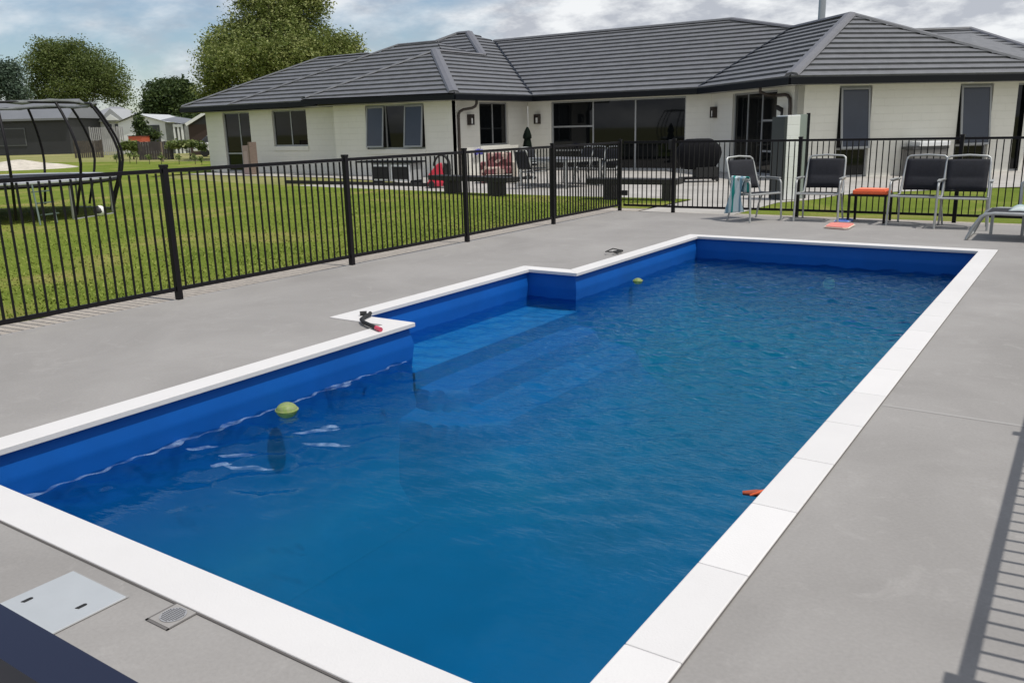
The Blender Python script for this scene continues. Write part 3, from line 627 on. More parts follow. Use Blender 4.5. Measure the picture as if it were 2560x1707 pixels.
window(fm_, 0.98, 6.1, -0.02, 2.33, cols=(2.65, 4.27), rows=((0, 1.46), (0, 0.64)), name='sliding_door')
rc = Vector((-6.59, 23.06, 0)); ds = Vector((-S2, S2, 0)); df = Vector((S2, S2, 0))
pL = rc + ds*5.385
frs = wallrun((pL.x, pL.y), (rc.x, rc.y), Z0, Z1, [(5.385-3.84, 5.385-1.10, 0.0, 2.30)])
window(frs, 5.385-3.84, 5.385-1.10, 0.0, 2.30, cols=(5.385-2.95, 5.385-2.06), rows=((2, 1.5), (2, 0.66)), name='french_door')
pR = rc + df*6.96
frf = wallrun((rc.x, rc.y), (pR.x, pR.y), Z0, Z1, [(1.17, 2.12, -0.03, 2.33), (4.72, 5.74, -0.03, 2.33), (6.5, 6.9, -0.03, 2.33)])
window(frf, 1.17, 2.12, -0.03, 2.33, rows=((0, 0.72),), open_=((0, 1),), blinds=(0,)); window(frf, 4.72, 5.74, -0.03, 2.33, rows=((0, 0.72),), open_=((0, 1),), blinds=(0,)); window(frf, 6.5, 6.9, -0.03, 2.33)
# unseen rear walls close the volume
wallrun((pR.x, pR.y), (pR.x-4, pR.y+4), Z0, Z1, []); wallrun((-30.75, 29), (-30.75, 23.07), Z0, Z1, [])
# soffits and gutters
ZE = 2.52
a1 = Vector((-6.59, 22.28, 0)); a0 = a1 + df*8.06; bb_ = a1 + ds*5.71; cc_ = Vector((-16.82, bb_.y, 0)); dd_ = Vector((-16.82, 21.84, 0)); ee_ = Vector((-23.66, 21.84, 0))
ff_ = Vector((-23.66, 22.5, 0)); gg_ = Vector((-28.55, 22.5, 0)); hh_ = Vector((-31.75, 22.62, 0))
ez = {'a0': 2.52, 'a1': 2.52, 'b': 2.52, 'c': 2.52, 'd': 2.52, 'e': 2.60, 'f': 2.565, 'g': 2.565, 'h': 2.56}
def V3(v, z): return Vector((v.x, v.y, z))
gut = MB()
def gutter(p, q, zp, zq):
    d_ = (q-p).normalized(); n_ = Vector((d_.y, -d_.x, 0))
    A = [V3(p, zp)+n_*.05, V3(q, zq)+n_*.05]; h_ = 0.165; t_ = 0.12
    P = [A[0], A[1], A[1]-n_*t_, A[0]-n_*t_]; Q = [v-Vector((0, 0, h_)) for v in P]
    gut.face(P); gut.face(Q[::-1])
    for i in range(4): j = (i+1) % 4; gut.face([P[j], P[i], Q[i], Q[j]])
for p, q, zp, zq in ((a1, a0, 2.52, 2.52), (bb_, a1, 2.52, 2.52), (cc_, bb_, 2.52, 2.52), (dd_, cc_, 2.52, 2.52), (ee_, dd_, 2.60, 2.52), (Vector((-28.62, 22.5, 0)), ff_, 2.565, 2.565), (hh_, Vector((-28.62, 22.62, 0)), 2.56, 2.575), (Vector((-31.75, 29, 0)), hh_, 2.56, 2.56)): gutter(p, q, zp, zq)
gut.build('gutter', GUT, hs)
b = MB()
for poly in ([a1, a0, a0+Vector((-S2, S2, 0))*.6, rc+Vector((0, .02, 0))], [bb_, a1, rc, pL], [cc_, bb_, Vector((pL.x, pL.y, 0)), Vector((-17.37, 26.87, 0))], [dd_, cc_, Vector((-17.38, 26.88, 0)), Vector((-17.38, 22.4, 0))],
             [ee_, dd_, Vector((-17.38, 22.42, 0)), Vector((-23.66, 22.42, 0))], [Vector((-31.75, 22.5, 0)), ff_, Vector((-22.6, 23.1, 0)), Vector((-31.75, 23.1, 0))], [Vector((-31.75, 22.6, 0)), Vector((-30.7, 22.6, 0)), Vector((-30.7, 29, 0)), Vector((-31.75, 29, 0))]):
    b.face([V3(v, 2.368) for v in poly][::-1])
b.build('soffit', SOF, hs)
# roof planes, laid as real overlapping courses
roof = MB(); LIP = 0.055; STEPH = 0.160
def clip(poly, lo, hi):
    def half(P, f):
        out_ = []
        for i in range(len(P)):
            a, c = P[i], P[(i+1) % len(P)]; fa, fc = f(a), f(c)
            if fa >= 0: out_.append(a)
            if (fa >= 0) != (fc >= 0): t = fa/(fa-fc); out_.append(a + (c-a)*t)
        return out_
    P = half(poly, lambda v: v.z-lo)
    return half(P, lambda v: hi-v.z) if len(P) > 2 else []
def plane(pts):
    P = [Vector(p) for p in pts]; n_ = Vector((0, 0, 0))
    for i in range(1, len(P)-1): n_ += (P[i]-P[0]).cross(P[i+1]-P[0])
    n_.normalize()
    if n_.z < 0: n_ = -n_; P = P[::-1]
    zmin = min(p.z for p in P); zmax = max(p.z for p in P); lo = zmin
    while lo < zmax-1e-4:
        hi = lo+STEPH; C_ = clip(P, lo, min(hi, zmax+1))
        if len(C_) > 2:
            off = [c + n_*(LIP*(1-(c.z-lo)/STEPH)+.006) for c in C_]
            roof.face(off)
            for i in range(len(C_)):
                j = (i+1) % len(C_)
                if abs(C_[i].z-lo) < 1e-5 and abs(C_[j].z-lo) < 1e-5 and (C_[i]-C_[j]).length > 1e-4:
                    roof.face([off[j], off[i], off[i]-n_*(LIP+.02), off[j]-n_*(LIP+.02)])
        lo = hi
    # dark underlay just below
    roof.face([p - n_*.03 for p in P])
kA = 4.03
A_ = Vector((a1.x, a1.y+kA*math.sqrt(2), ZE+kA*TP))
zr = 5.03; yr = bb_.y+(zr-ZE)/TP; r1 = Vector((-11.5, yr, zr)); 
Aend = A_ + Vector((-2.34, 2.40, 0)); Aback = A_ + Vector((-4.9, 4.9, 0))
J = Vector((-9.0, 30.42, 4.47))
plane([V3(a1, ZE), V3(a0, ZE), A_])
plane([V3(bb_, ZE), V3(a1, ZE), A_, J])
r0_ = Vector((-16.82-(zr-ZE)/TP, yr, zr))
plane([V3(cc_, ZE), V3(bb_, ZE), J, r1, r0_])
kb = 3.48; zA1 = ZE+kb*TP; A1 = Vector((-16.82-kb, 21.84+kb, zA1)); k2 = 5.96; A2 = Vector((-16.82-k2, 24.80+k2, ZE+k2*TP)); K = Vector((A1.x, 24.8+kb, zA1))
M0 = r0_
plane([V3(dd_, ZE), V3(cc_, ZE), K, A1]); plane([V3(cc_, ZE), M0, A2, K])
plane([V3(ee_, 2.60), V3(dd_, ZE), A1]); plane([V3(ee_, 2.60), A1, K, Vector((-23.66, 28.3, 2.6))])
A2l = Vector((-23.36, 30.76, A2.z))
plane([K, A2, A2l, Vector((-27.3, 26.8, 3.47)), Vector((-23.0, 26.9, 3.53))])
# left stepped bodies
B2a = at(1092, 107, y=26.9); B2b = at(998, 114, y=26.9); B2z = (B2a.z+B2b.z)/2
XB2 = -16.82-(B2z-ZE)/TP-.12
plane([Vector((-28.55, 22.5, 2.565)), Vector((-17.1, 22.5, 2.565)), Vector((XB2, 26.9, B2z)), Vector((B2b.x, 26.9, B2z))])
plane([Vector((XB2, 26.9, B2z)), Vector((XB2+4.4, 22.5, B2z-4.4*TP)), Vector((XB2+4.4, 31.3, B2z-4.4*TP))])
B3a = at(908, 139, y=26.75); B3b = at(794, 147, y=26.5); B3z = (B3a.z+B3b.z)/2
plane([Vector((-31.75, 22.62, 2.56)), Vector((-26.0, 22.62, 2.56)), Vector((-24.5, 26.6, B3z)), Vector((B3b.x, 26.6, B3z))])
# hidden slopes closing the bodies
for pts in ([(B2b.x, 26.9, B2z), (XB2, 26.9, B2z), (-17.1, 31.3, 2.5), (-28.5, 31.3, 2.5)], [(-28.55, 22.5, 2.56), (B2b.x, 26.9, B2z), (-28.55, 31.3, 2.56)],
            [(B3b.x, 26.6, B3z), (-24.5, 26.6, B3z), (-24.5, 30.5, 2.5), (-31.75, 30.5, 2.5)], [(-31.75, 22.62, 2.56), (B3b.x, 26.6, B3z), (-31.75, 30.6, 2.56)],
            [tuple(A2), tuple(A2l), (-29.3, 36.7, 2.5), (-16.8, 36.7, 2.5)], [tuple(A2l), (-29.3, 24.8, 2.5), (-29.3, 36.7, 2.5)], [tuple(A2), (-16.82, 36.7, 2.5), tuple(M0)],
            [tuple(r0_), tuple(r1), (-6.3, 36.7, 2.5), (-16.8, 36.7, 2.5)], [tuple(r1), tuple(J), (-4.0, 31.5, 2.5), (-6.3, 36.7, 2.5)]):
    plane(pts)
plane([V3(a0, ZE), V3(a0, ZE)+Vector((-9, 9, 0)), A_+Vector((-7, 7, 0)), A_])
# rear right wing seen over the right hip
q1, q2, q3 = at(2262, 74, z=5.0), at(2426, 74, z=5.0), at(2640, 130, z=3.6)
plane([q1+Vector((-6, -6*.27, 0)), q2, q3+Vector((2.2, -1.2, -1.1)), Vector((-3.2, 30.5, 2.5)), Vector((-8, 33, 2.9))])
plane([q2, q3+Vector((2.2, -1.2, -1.1)), q3+Vector((3, 9, -1.1))])
roof_o = roof.build('roof', ROOF, hs)
def cap(p, q, w_=0.30, h_=0.075, m__=None):
    p = Vector(p); q = Vector(q); d_ = (q-p).normalized(); s_ = d_.cross(Vector((0, 0, 1))).normalized(); u_ = s_.cross(d_)
    m_ = MB(); pr_ = [(-.5, -.35), (-.38, .45), (0, .85), (.38, .45), (.5, -.35)]
    n_ = len(pr_)
    for c in (p, q):
        for a, e in pr_: m_.v.append(tuple(c + s_*a*w_ + u_*(e*h_+.045)))
    for i in range(n_): j = (i+1) % n_; m_.f.append((i, j, n_+j, n_+i))
    m_.f.append(tuple(range(n_))[::-1]); m_.f.append(tuple(range(n_, 2*n_)))
    m_.build('ridge_cap', RIDG if w_ > .26 else ROOF, roof_o, origin=tuple(hs.location))
cap(V3(a1, ZE)+Vector((0, .12, .04)), A_, .36); cap(V3(a0, ZE), A_, .26); cap(A_, Aend); cap(J, r1); cap(r1, r0_, .24)
cap(V3(dd_, ZE)+Vector((-.1, .1, .04)), A1, .36); cap(V3(ee_, 2.6)+Vector((.1, .1, .04)), A1, .2, .05); cap(A1, K, .3, .06); cap(K, A2, .34); cap(A2, A2l); cap(A2l, (-27.3, 26.8, 3.5), .24)
cap((-28.5, 22.56, 2.6), (B2b.x, 26.9, B2z), .2, .05); cap((B2b.x, 26.9, B2z), (XB2, 26.9, B2z), .2, .04); cap((-31.7, 22.67, 2.6), (B3b.x, 26.6, B3z), .2, .05); cap((B3b.x, 26.6, B3z), (-24.8, 26.6, B3z), .2, .04)
cap(q1+Vector((-3, -.8, 0)), q2, .26); cap(q2, q3+Vector((2.2, -1.2, -1.1)), .3)
# open valleys: dark trays
for p, q in ((V3(bb_, ZE), J), (V3(cc_, ZE), r0_)):
    p = Vector(p); q = Vector(q); b = MB(); b.bar(p+Vector((0, 0, .05)), q+Vector((0, 0, .06)), .085, .03)
    b.build('valley_tray', GUT, roof_o, origin=tuple(hs.location))
# flue
fp = at(2053, 58, y=30.2)
b = MB(); b.tube([(fp.x, fp.y, 4.0), (fp.x, fp.y, 5.75)], 0.115, 20); fo = b.build('flue', mat('flue_steel', (0.34, 0.36, 0.38), 0.28, metal=0.8), roof_o, origin=tuple(hs.location), smooth=True)
b = MB(); b.lathe([(0.115, 0), (0.19, 0.02), (0.19, 0.10), (0.02, 0.22)], (fp.x, fp.y, 5.78), 20); b.build('flue_cowl', GUT, fo, origin=tuple(hs.location))
# downpipes
b = MB(); b.tube([(-16.9, 23.1, 2.45), (-16.9, 23.1, 2.27), (-16.93, 23.06, 2.17), (-17.0, 22.98, 2.12), (-17.2, 22.78, 2.08), (-17.29, 22.70, 2.02), (-17.32, 22.66, 1.92), (-17.32, 22.65, -0.1)], 0.045, 12); b.build('downpipe', PIPE, hs, smooth=True)
p0 = rc + ds*1.0 + df*.5; p1 = rc + ds*.55 + Vector((0, 0, 0))
b = MB(); e0 = rc + ds*1.15 - df*.48; e1 = rc+ds*1.05-df*.06; e2 = rc+ds*.28-df*.06
b.tube([V3(e0, 2.42), V3(e0, 2.25), V3(e0*.6+e1*.4, 2.17), V3(e1, 2.15), V3((e1*.4+e2*.6), 2.15), V3(e2+ds*.14, 2.12), V3(e2+ds*.03, 2.03), V3(e2, 1.85), V3(e2, -0.1)], 0.045, 12); b.build('downpipe', PIPE, hs, smooth=True)
# wall lamps
def lamp(p, n_, d_):
    p = Vector(p); m_ = MB()
    def bx(a0_, a1_, z0_, z1_, t0, t1): 
        q = [p+d_*s_+n_*t+Vector((0, 0, z)) for z in (z0_, z1_) for (s_, t) in ((a0_, t0), (a1_, t0), (a1_, t1), (a0_, t1))]
        k = len(m_.v); m_.v += [tuple(v) for v in q]; m_.f += [tuple(k+i for i in f_) for f_ in ((0,1,2,3),(4,7,6,5),(0,4,5,1),(1,5,6,2),(2,6,7,3),(3,7,4,0))]
    bx(-.10, .10, -.17, .17, 0, .03); bx(-.10, .10, .08, .17, .03, .16); bx(-.10, .10, -.17, -.14, .03, .16); bx(-.10, -.075, -.14, .08, .03, .16); bx(.075, .10, -.14, .08, .03, .16)
    o_ = m_.build('wall_lamp', mat('lamp_bronze', (0.03, 0.022, 0.018), 0.5), hs)
    m_ = MB(); q = p+n_*.10; m_.tube([q+Vector((0, 0, -.13)), q+Vector((0, 0, .05))], .05, 14); m_.build('lamp_glass', mat('frosted_glass', (0.7, 0.7, 0.68), 0.3), o_, origin=tuple(hs.location), smooth=True)
lamp((-17.37, 23.28, 1.76), Vector((1, 0, 0)), Vector((0, 1, 0))); lamp((-16.92, 26.87, 1.75), Vector((0, -1, 0)), Vector((1, 0, 0)))
q = rc+ds*5.02; lamp((q.x, q.y, 1.79), df*1.0*Vector((-1, -1, 1)).x*-1 if False else Vector((-S2, -S2, 0)), Vector((-S2, S2, 0)))

# ---------------------------------------------------------------- more house fittings
b = MB(); q = rc + ds*.62 - df*.10; b.tube([V3(q, 1.35), V3(q, 1.78)], .035, 10); b.tube([V3(q, 1.76), V3(q-df*.08+ds*.14, 1.84)], .06, 10); b.build('vent_pipe', TAN, hs, smooth=True)

# ---------------------------------------------------------------- silver sling chairs
def make_chair(label, group):
    r = empty('sling_chair', (0, 0, 0), label=label, cat='chair', group=group)
    W = 0.285
    for s_ in (-1, 1):
        x = s_*W
        m_ = MB(); m_.tube([(x*1.12, -.30, 0), (x*1.10, -.285, .30), (x*1.10, -.265, .575)], .0155, 10); m_.build('leg', ALU, r, local=True, smooth=True)
        m_ = MB(); m_.tube([(x*1.05, .22, 0), (x*1.0, .16, .22), (x*.98, .08, .40)], .0145, 10); m_.build('leg', ALU, r, local=True, smooth=True)
        m_ = MB(); m_.tube([(x*1.10, -.268, .56), (x*1.10, -.25, .605), (x*1.10, -.18, .625), (x*1.10, .0, .63), (x*1.07, .18, .635)], .0155, 10); m_.bar((x*1.10, -.24, .642), (x*1.10, .05, .648), .045, .014); m_.build('armrest', ALU, r, local=True, smooth=True)
    m_ = MB(); m_.tube([(-W, -.26, .425), (-W, .0, .405), (-W, .13, .41), (-W*.99, .19, .52), (-W*.95, .30, .86), (-W*.92, .325, .925), (-W*.80, .338, .95), (0, .345, .965), (W*.80, .338, .95), (W*.92, .325, .925), (W*.95, .30, .86), (W*.99, .19, .52), (W, .13, .41), (W, .0, .405), (W, -.26, .425)], .0155, 10); m_.build('back_frame', ALU, r, local=True, smooth=True)
    m_ = MB(); m_.tube([(-W*1.1, -.275, .415), (W*1.1, -.275, .415)], .014, 8); m_.tube([(-W, .10, .385), (W, .10, .385)], .012, 8); m_.build('seat_frame', ALU, r, local=True, smooth=True)
    def pad(path, name, t_=.022, w_=W-.028, rows=4):
        m_ = MB(); n_ = len(path); v0 = 0
        for k, (y, z, b_) in enumerate(path):
            for i in range(9):
                u_ = i/8*2-1; bul = (1-u_**4)*b_
                m_.v.append((u_*w_, y-bul*.6, z+bul*.8))
        for k in range(n_-1):
            for i in range(8): a = k*9+i; m_.f.append((a, a+1, a+10, a+9))
        o_ = m_.build(name, SLING, r, local=True, smooth=True); md = o_.modifiers.new('s', 'SOLIDIFY'); md.thickness = t_; md.offset = 0; return o_
    pad([(-.255, .42, .004), (-.15, .415, .016), (-.03, .405, .016), (.07, .408, .006)], 'seat')
    bp_ = [(.17, .475), (.195, .545), (.213, .60), (.225, .637), (.232, .66), (.24, .68), (.255, .73), (.278, .81), (.295, .87), (.305, .905)]
    pad([(y, z, b_) for (y, z), b_ in zip(bp_, (.004, .016, .016, .006, .0, .006, .016, .018, .012, .004))], 'backrest')
    return r
CG = 'silver sling chairs lined up at the far end of the pool deck'
ch = make_chair('silver chair with a dark sling between the white pillar and the orange topped table', CG)
spots = [((-3.42, 13.46), 3, None), ((-2.05, 13.36), -5, 'silver chair with a dark sling right of the orange topped table'),
         ((-1.45, 13.22), 4, 'rightmost silver chair with a dark sling, next to the sun lounger'), ((-4.36, 13.12), 62, 'silver chair turned sideways with a striped towel over its arm')]
PG = 'silver chairs round the patio table'
chairs = []
for i, ((x, y), a, lb) in enumerate(spots):
    o_ = ch if i == 0 else copy_tree(ch)
    o_.location = (x, y, 0); o_.rotation_euler.z = R_(a)
    if lb: o_['label'] = lb
    chairs.append(o_)
ta, tb, tcn = at(1304, 464, z=-.02), at(1417, 472, z=-.02), at(1473, 449, z=-.02)
tu = (tb-ta).normalized(); tn = Vector((-tu.y, tu.x, 0)); TL = (tb-ta).length; TW = 1.05
for (s_, t_, a, lb) in ((TL-.35, TW+.50, 0, 'silver patio chair behind the table on its right end, before the glass doors'), (TL-.98, TW+.52, 6, 'silver patio chair behind the middle of the patio table'),
                        (.55, TW+.45, -8, 'silver patio chair behind the left end of the patio table'), (-.35, .6, 85, 'silver patio chair at the left end of the patio table by the patterned armchair'), (TL*.5, -.4, 182, 'silver patio chair in front of the patio table, back to the pool')):
    o_ = copy_tree(ch); p = ta + tu*s_ + tn*t_; o_.location = (p.x, p.y, -.02); o_.rotation_euler.z = math.atan2(tu.y, tu.x)+R_(a); o_['label'] = lb; o_['group'] = PG
# patio table
t_ = empty('patio_table', (ta.x, ta.y, -.02), label='long grey patio table with silver legs in front of the glass doors', cat='table')
b = MB(); P = [ta, tb, tb+tn*TW, ta+tn*TW]; b.prism([(v.x, v.y) for v in P], .66, .695); b.build('table_top', mat('table_glass_grey', (0.22, 0.22, 0.23), 0.35), t_, bevel=.006)
b = MB(); 
for i in range(4): p, q = P[i], P[(i+1) % 4]; b.bar(V3(p, .64), V3(q, .64), .03, .045)
b.build('apron', ALU, t_)
for v in P: b = MB(); b.box((v.x-.025, v.y-.025, -.02), (v.x+.025, v.y+.025, .66)); b.build('leg', ALU, t_)
# closed parasol
u0 = at(1321, 447, z=-.02)
t_ = empty('parasol', (u0.x, u0.y, -.02), label='small dark green parasol standing closed by the patio wall', cat='parasol')
b = MB(); b.tube([V3(u0, 0), V3(u0, 1.5)], .018, 8); b.build('pole', ALU, t_)
b = MB(); n_ = 20; prf = [(.125, .76), (.135, .84), (.12, 1.0), (.09, 1.13), (.125, 1.17), (.12, 1.24), (.075, 1.38), (.03, 1.47), (.005, 1.5)]
for r_, z_ in prf:
    for k in range(n_): a = 2*math.pi*k/n_; rr = r_*(1+.14*math.cos(a*5)); b.v.append((u0.x+rr*math.cos(a), u0.y+rr*math.sin(a), z_))
for i in range(len(prf)-1):
    for k in range(n_): l = (k+1) % n_; b.f.append((i*n_+k, i*n_+l, (i+1)*n_+l, (i+1)*n_+k))
b.build('canopy', mat('parasol_cloth', (0.005, 0.009, 0.006), .9, spec=.1), t_, smooth=True)
b = MB(); b.lathe([(.24, 0), (.24, .05), (.05, .09), (.03, .25)], (u0.x, u0.y, -.02), 24); b.build('base', TAN, t_, smooth=True)
# armchair with patterned throw
s0 = at(1248, 458, z=-.02)
t_ = empty('patio_armchair', (s0.x, s0.y, -.02), R_(0), label='low armchair covered with a reddish patterned throw on the patio', cat='armchair')
def pat():
    m = mat('patterned_throw', (0.30, 0.13, 0.12), .9); t = m.node_tree; b_ = t.nodes['Principled BSDF']; g = N(t, 'ShaderNodeNewGeometry')
    v = N(t, 'ShaderNodeTexVoronoi'); v.inputs['Scale'].default_value = 9; L(t, g.outputs['Position'], v.inputs['Vector'])
    r = N(t, 'ShaderNodeValToRGB'); r.color_ramp.interpolation = 'CONSTANT'; e = r.color_ramp.elements; e[0].color = (.32, .13, .13, 1); e[1].position = .75; e[1].color = (.12, .04, .04, 1)
    k = e.new(.3); k.color = (.55, .42, .36, 1); k = e.new(.55); k.color = (.26, .10, .11, 1)
    sx = N(t, 'ShaderNodeSeparateColor'); L(t, v.outputs['Color'], sx.inputs[0]); L(t, sx.outputs[0], r.inputs[0]); L(t, r.outputs[0], b_.inputs['Base Color']); return m
PAT = pat(); dxa = Vector((.83, .56, 0)); dya = Vector((-.56, .83, 0))
def obx(m_, o_, a, b__, c, d, z0_, z1_): m_.prism([tuple((o_+dxa*i+dya*j)[:2]) for i, j in ((a, c), (b__, c), (b__, d), (a, d))], z0_, z1_)
b = MB(); obx(b, s0, -.36, .36, .45, .62, .2, .80); b.build('backrest', PAT, t_, bevel=.04)
b = MB(); obx(b, s0, -.36, .36, .0, .46, .22, .42); b.build('seat', PAT, t_, bevel=.03)
for s_ in (-1, 1): b = MB(); obx(b, s0, s_*.44-.07, s_*.44+.07, .0, .6, .0, .56); b.build('armrest', PAT if s_ < 0 else mat('cream_fabric', (.55, .48, .40), .9), t_, bevel=.03)
b = MB(); obx(b, s0, -.36, .36, .02, .08, .08, .2); b.build('apron', DWOOD, t_)
# blue cloth on the sill
c0_ = Vector((-17.30, 23.62, .74)); b = MB(); nx_, ny_ = 10, 6
for j in range(ny_):
    for i in range(nx_): b.v.append((-17.28+.03*math.sin(i*1.7+j), 23.42+i*.05, .80-j*.035-.02*math.sin(i*1.1)))
for j in range(ny_-1):
    for i in range(nx_-1): a = j*nx_+i; b.f.append((a, a+1, a+nx_+1, a+nx_))
o_ = b.build('cloth', mat('violet_blue_cloth', (.09, .09, .38), .9), origin=(-17.3, 23.6, .7), smooth=True); o_.modifiers.new('s', 'SOLIDIFY').thickness = .012; tag(o_, 'crumpled violet blue cloth hanging below the window near the downpipe', 'cloth')
# black timber benches
def bench(ul, vl, ur, vr, x0_, x1_, zt_, label):
    p, q = at(ul, vl, z=-.03), at(ur, vr, z=-.03); d_ = (q-p).normalized(); n_ = Vector((-d_.y, d_.x, 0)); Ln = (q-p).length; sc_ = Ln/(ur-ul)
    t_ = empty('garden_bench', tuple(p), label=label, cat='bench', group='black timber benches between the lawn and the patio')
    b = MB(); a_, b__ = p+d_*(x0_-ul)*sc_, p+d_*(x1_-ul)*sc_
    b.prism([tuple(v[:2]) for v in (a_, b__, b__+n_*.42, a_+n_*.42)], zt_-.11, zt_); b.build('seat', DWOOD, t_, bevel=.008)
    for c_ in (p, q): b = MB(); b.prism([tuple(v[:2]) for v in (c_-d_*.085, c_+d_*.085, c_+d_*.085+n_*.40, c_-d_*.085+n_*.40)], -.03, zt_-.11); b.build('leg', DWOOD, t_, bevel=.006)
bench(1117, 487, 1228, 493, 1068, 1266, .41, 'black timber bench on the lawn edge in front of the patterned armchair')
bench(1517, 503, 1664, 506, 1462, 1690, .42, 'black timber bench behind the gate, between the patio and the lawn')
# barbecue under its cover
c_ = at(1750, 456, z=-.02); 
t_ = empty('barbecue', (c_.x, c_.y, -.02), label='barbecue trolley under a bulging black fabric cover on the patio', cat='barbecue')
ex, ey = Vector((.83, .56, 0)), Vector((-.56, .83, 0))
b = MB(); pf = [(.30, .32, .17), (.43, .34, .22), (.52, .48, .27), (.585, .62, .30), (.60, .74, .31), (.56, .88, .30), (.47, .985, .27), (.36, 1.075, .22), (.30, 1.10, .17), (.05, 1.105, .04)]
n_ = 32
for w__, z_, d__ in pf:
    for k in range(n_):
        a = 2*math.pi*k/n_; c1, s1 = math.cos(a), math.sin(a); px_ = math.copysign(abs(c1)**.7, c1)*w__; py_ = math.copysign(abs(s1)**.7, s1)*d__
        ripple = 1+.018*math.sin(a*9+z_*11); v = c_ + ex*px_*ripple + ey*(py_*ripple+.3); b.v.append((v.x, v.y, z_-.02))
for i in range(len(pf)-1):
    for k in range(n_): l = (k+1) % n_; b.f.append((i*n_+k, i*n_+l, (i+1)*n_+l, (i+1)*n_+k))
b.f.append(tuple(range(n_))[::-1]); b.f.append(tuple((len(pf)-1)*n_+k for k in range(n_)))
b.build('cover', mat('bbq_cover', (.006, .006, .008), .8, spec=.15), t_, smooth=True)
def ob(m_, a, b__, c, d, z0_, z1_): m_.prism([tuple((c_+ex*i+ey*j)[:2]) for i, j in ((a, c), (b__, c), (b__, d), (a, d))], z0_, z1_)
b = MB(); ob(b, -.10, .48, .05, .52, .10, .36); b.build('cabinet', TAN, t_, bevel=.01)
b = MB(); ob(b, -.46, .50, .05, .52, .055, .10); b.build('shelf', BLK, t_)
for i, j in ((-.42, .08), (-.42, .48)): b = MB(); p = c_+ex*i+ey*j; b.tube([V3(p, -.02), V3(p, .36)], .018, 8); b.build('leg', ALU, t_, smooth=True)
for i, j in ((-.42, .06), (.46, .06), (-.42, .5), (.46, .5)): b = MB(); p = c_+ex*i+ey*j; q = V3(p, .035); b.tube([q-ey*.015, q+ey*.015], .05, 14); b.build('wheel', TAN, t_)
# pillar and panel on the patio
p_ = at(1990, 499, z=-.02)
t_ = empty('garden_pillar', (p_.x, p_.y, -.02), label='white block pillar with dark cladding on its left side, behind the sideways chair', cat='pillar')
f_, l_ = df*-1, ds*1.0        # along the front towards the left, and back
A = p_; B = p_ - df*.27; 
b = MB(); b.prism([tuple(v[:2]) for v in (B, A, A+ds*.42, B+ds*.42)], -.02, 1.585); b.build('pillar', WALLW, t_, bevel=.01)
b = MB(); b.prism([tuple(v[:2]) for v in (B-df*.055, B-df*.002, B+ds*.5-df*.002, B+ds*.5-df*.055)], -.02, 1.56); b.build('cladding', mat('slate_cladding', (.035, .042, .043), .5), t_)
b = MB(); b.prism([tuple(v[:2]) for v in (A+ds*.18+df*.002, A+ds*.18+df*.25, A+ds*.22+df*.25, A+ds*.22+df*.002)], -.02, 1.60); b.build('panel', mat('sage_panel', (.28, .32, .30), .4), t_)
b = MB(); b.prism([tuple(v[:2]) for v in (A+ds*.17+df*.251, A+ds*.17+df*.30, A+ds*.23+df*.30, A+ds*.23+df*.251)], -.02, 1.62); b.build('edge_post', GUT, t_)
# storage cabinet by the right wing
p_ = rc + df*3.12 - ds*.02
t_ = empty('storage_cabinet', (p_.x, p_.y, -.02), label='grey outdoor cabinet with a white lid against the right wing wall', cat='cabinet')
def ob2(m_, a, b__, c, d, z0_, z1_): m_.prism([tuple((p_+df*i-ds*j)[:2]) for i, j in ((a, c), (b__, c), (b__, d), (a, d))], z0_, z1_)
b = MB(); ob2(b, .0, 1.0, .05, .52, .0, .66); b.build('body', mat('grey_cabinet', (.16, .155, .15), .6), t_, bevel=.01)
b = MB(); ob2(b, .12, 1.02, .03, .56, .74, .86); b.build('lid', WHP, t_, bevel=.015)
b = MB(); ob2(b, -.06, 1.0, .04, .54, .665, .735); b.build('tray', mat('cab_dark', (.06, .06, .06), .5), t_)
# hutch, edging, toy, cupboard near the bay
hL, hR = at(930, 461, z=-.03), at(1028, 463, z=-.03); d_ = (hR-hL).normalized(); n_ = Vector((-d_.y, d_.x, 0)); HW = (hR-hL).length
t_ = empty('rabbit_hutch', tuple(hL), label='low white framed hutch with two dark mesh doors below the bay window', cat='hutch')
def hb(m_, a, b__, c, d, z0_, z1_): m_.prism([tuple((hL+d_*i+n_*j)[:2]) for i, j in ((a, c), (b__, c), (b__, d), (a, d))], z0_, z1_)
b = MB(); hb(b, 0, HW, .02, .55, .10, .58); b.build('box', mat('grey_paint', (.33, .34, .34), .7), t_)
b = MB(); hb(b, -.55, HW+.08, -.04, .6, .585, .63); b.build('roof', GUT, t_)
for a_, b__ in ((.07, HW*.46), (HW*.54, HW-.05)):
    f__ = MB(); hb(f__, a_-.03, b__+.03, -.02, .015, .08, .53); fo_ = f__.build('door', WHP, t_); g_ = MB(); hb(g_, a_+.02, b__-.02, -.03, -.022, .13, .48); g_.build('mesh_panel', TAN, fo_, origin=tuple(t_.location))
for a_ in (.03, HW-.03): b = MB(); hb(b, a_-.03, a_+.03, .04, .5, -.03, .10); b.build('leg', GUT, t_)
eA, eB = at(716, 459, z=-.03), at(1098, 468, z=-.03); b = MB(); dd__ = (eB-eA); 
for k in range(6): 
    p = eA+dd__*(k/6+.002); q = eA+dd__*((k+1)/6-.002); b.bar(V3(p, .02), V3(q, .02), .06, .10)
tag(b.build('garden_edging', DWOOD, origin=tuple(eA)), 'long low black timber edging along the path in front of the bay', 'edging')
r0 = at(1096, 470, z=-.02)
t_ = empty('ride_on_toy', (r0.x, r0.y, -.02), label='red ride on toy car with a black hood beside the bench on the lawn edge', cat='toy car')
ex2, ey2 = Vector((.83, .56, 0)), Vector((-.56, .83, 0)); REDT = mat('toy_red', (.55, .03, .06), .35)
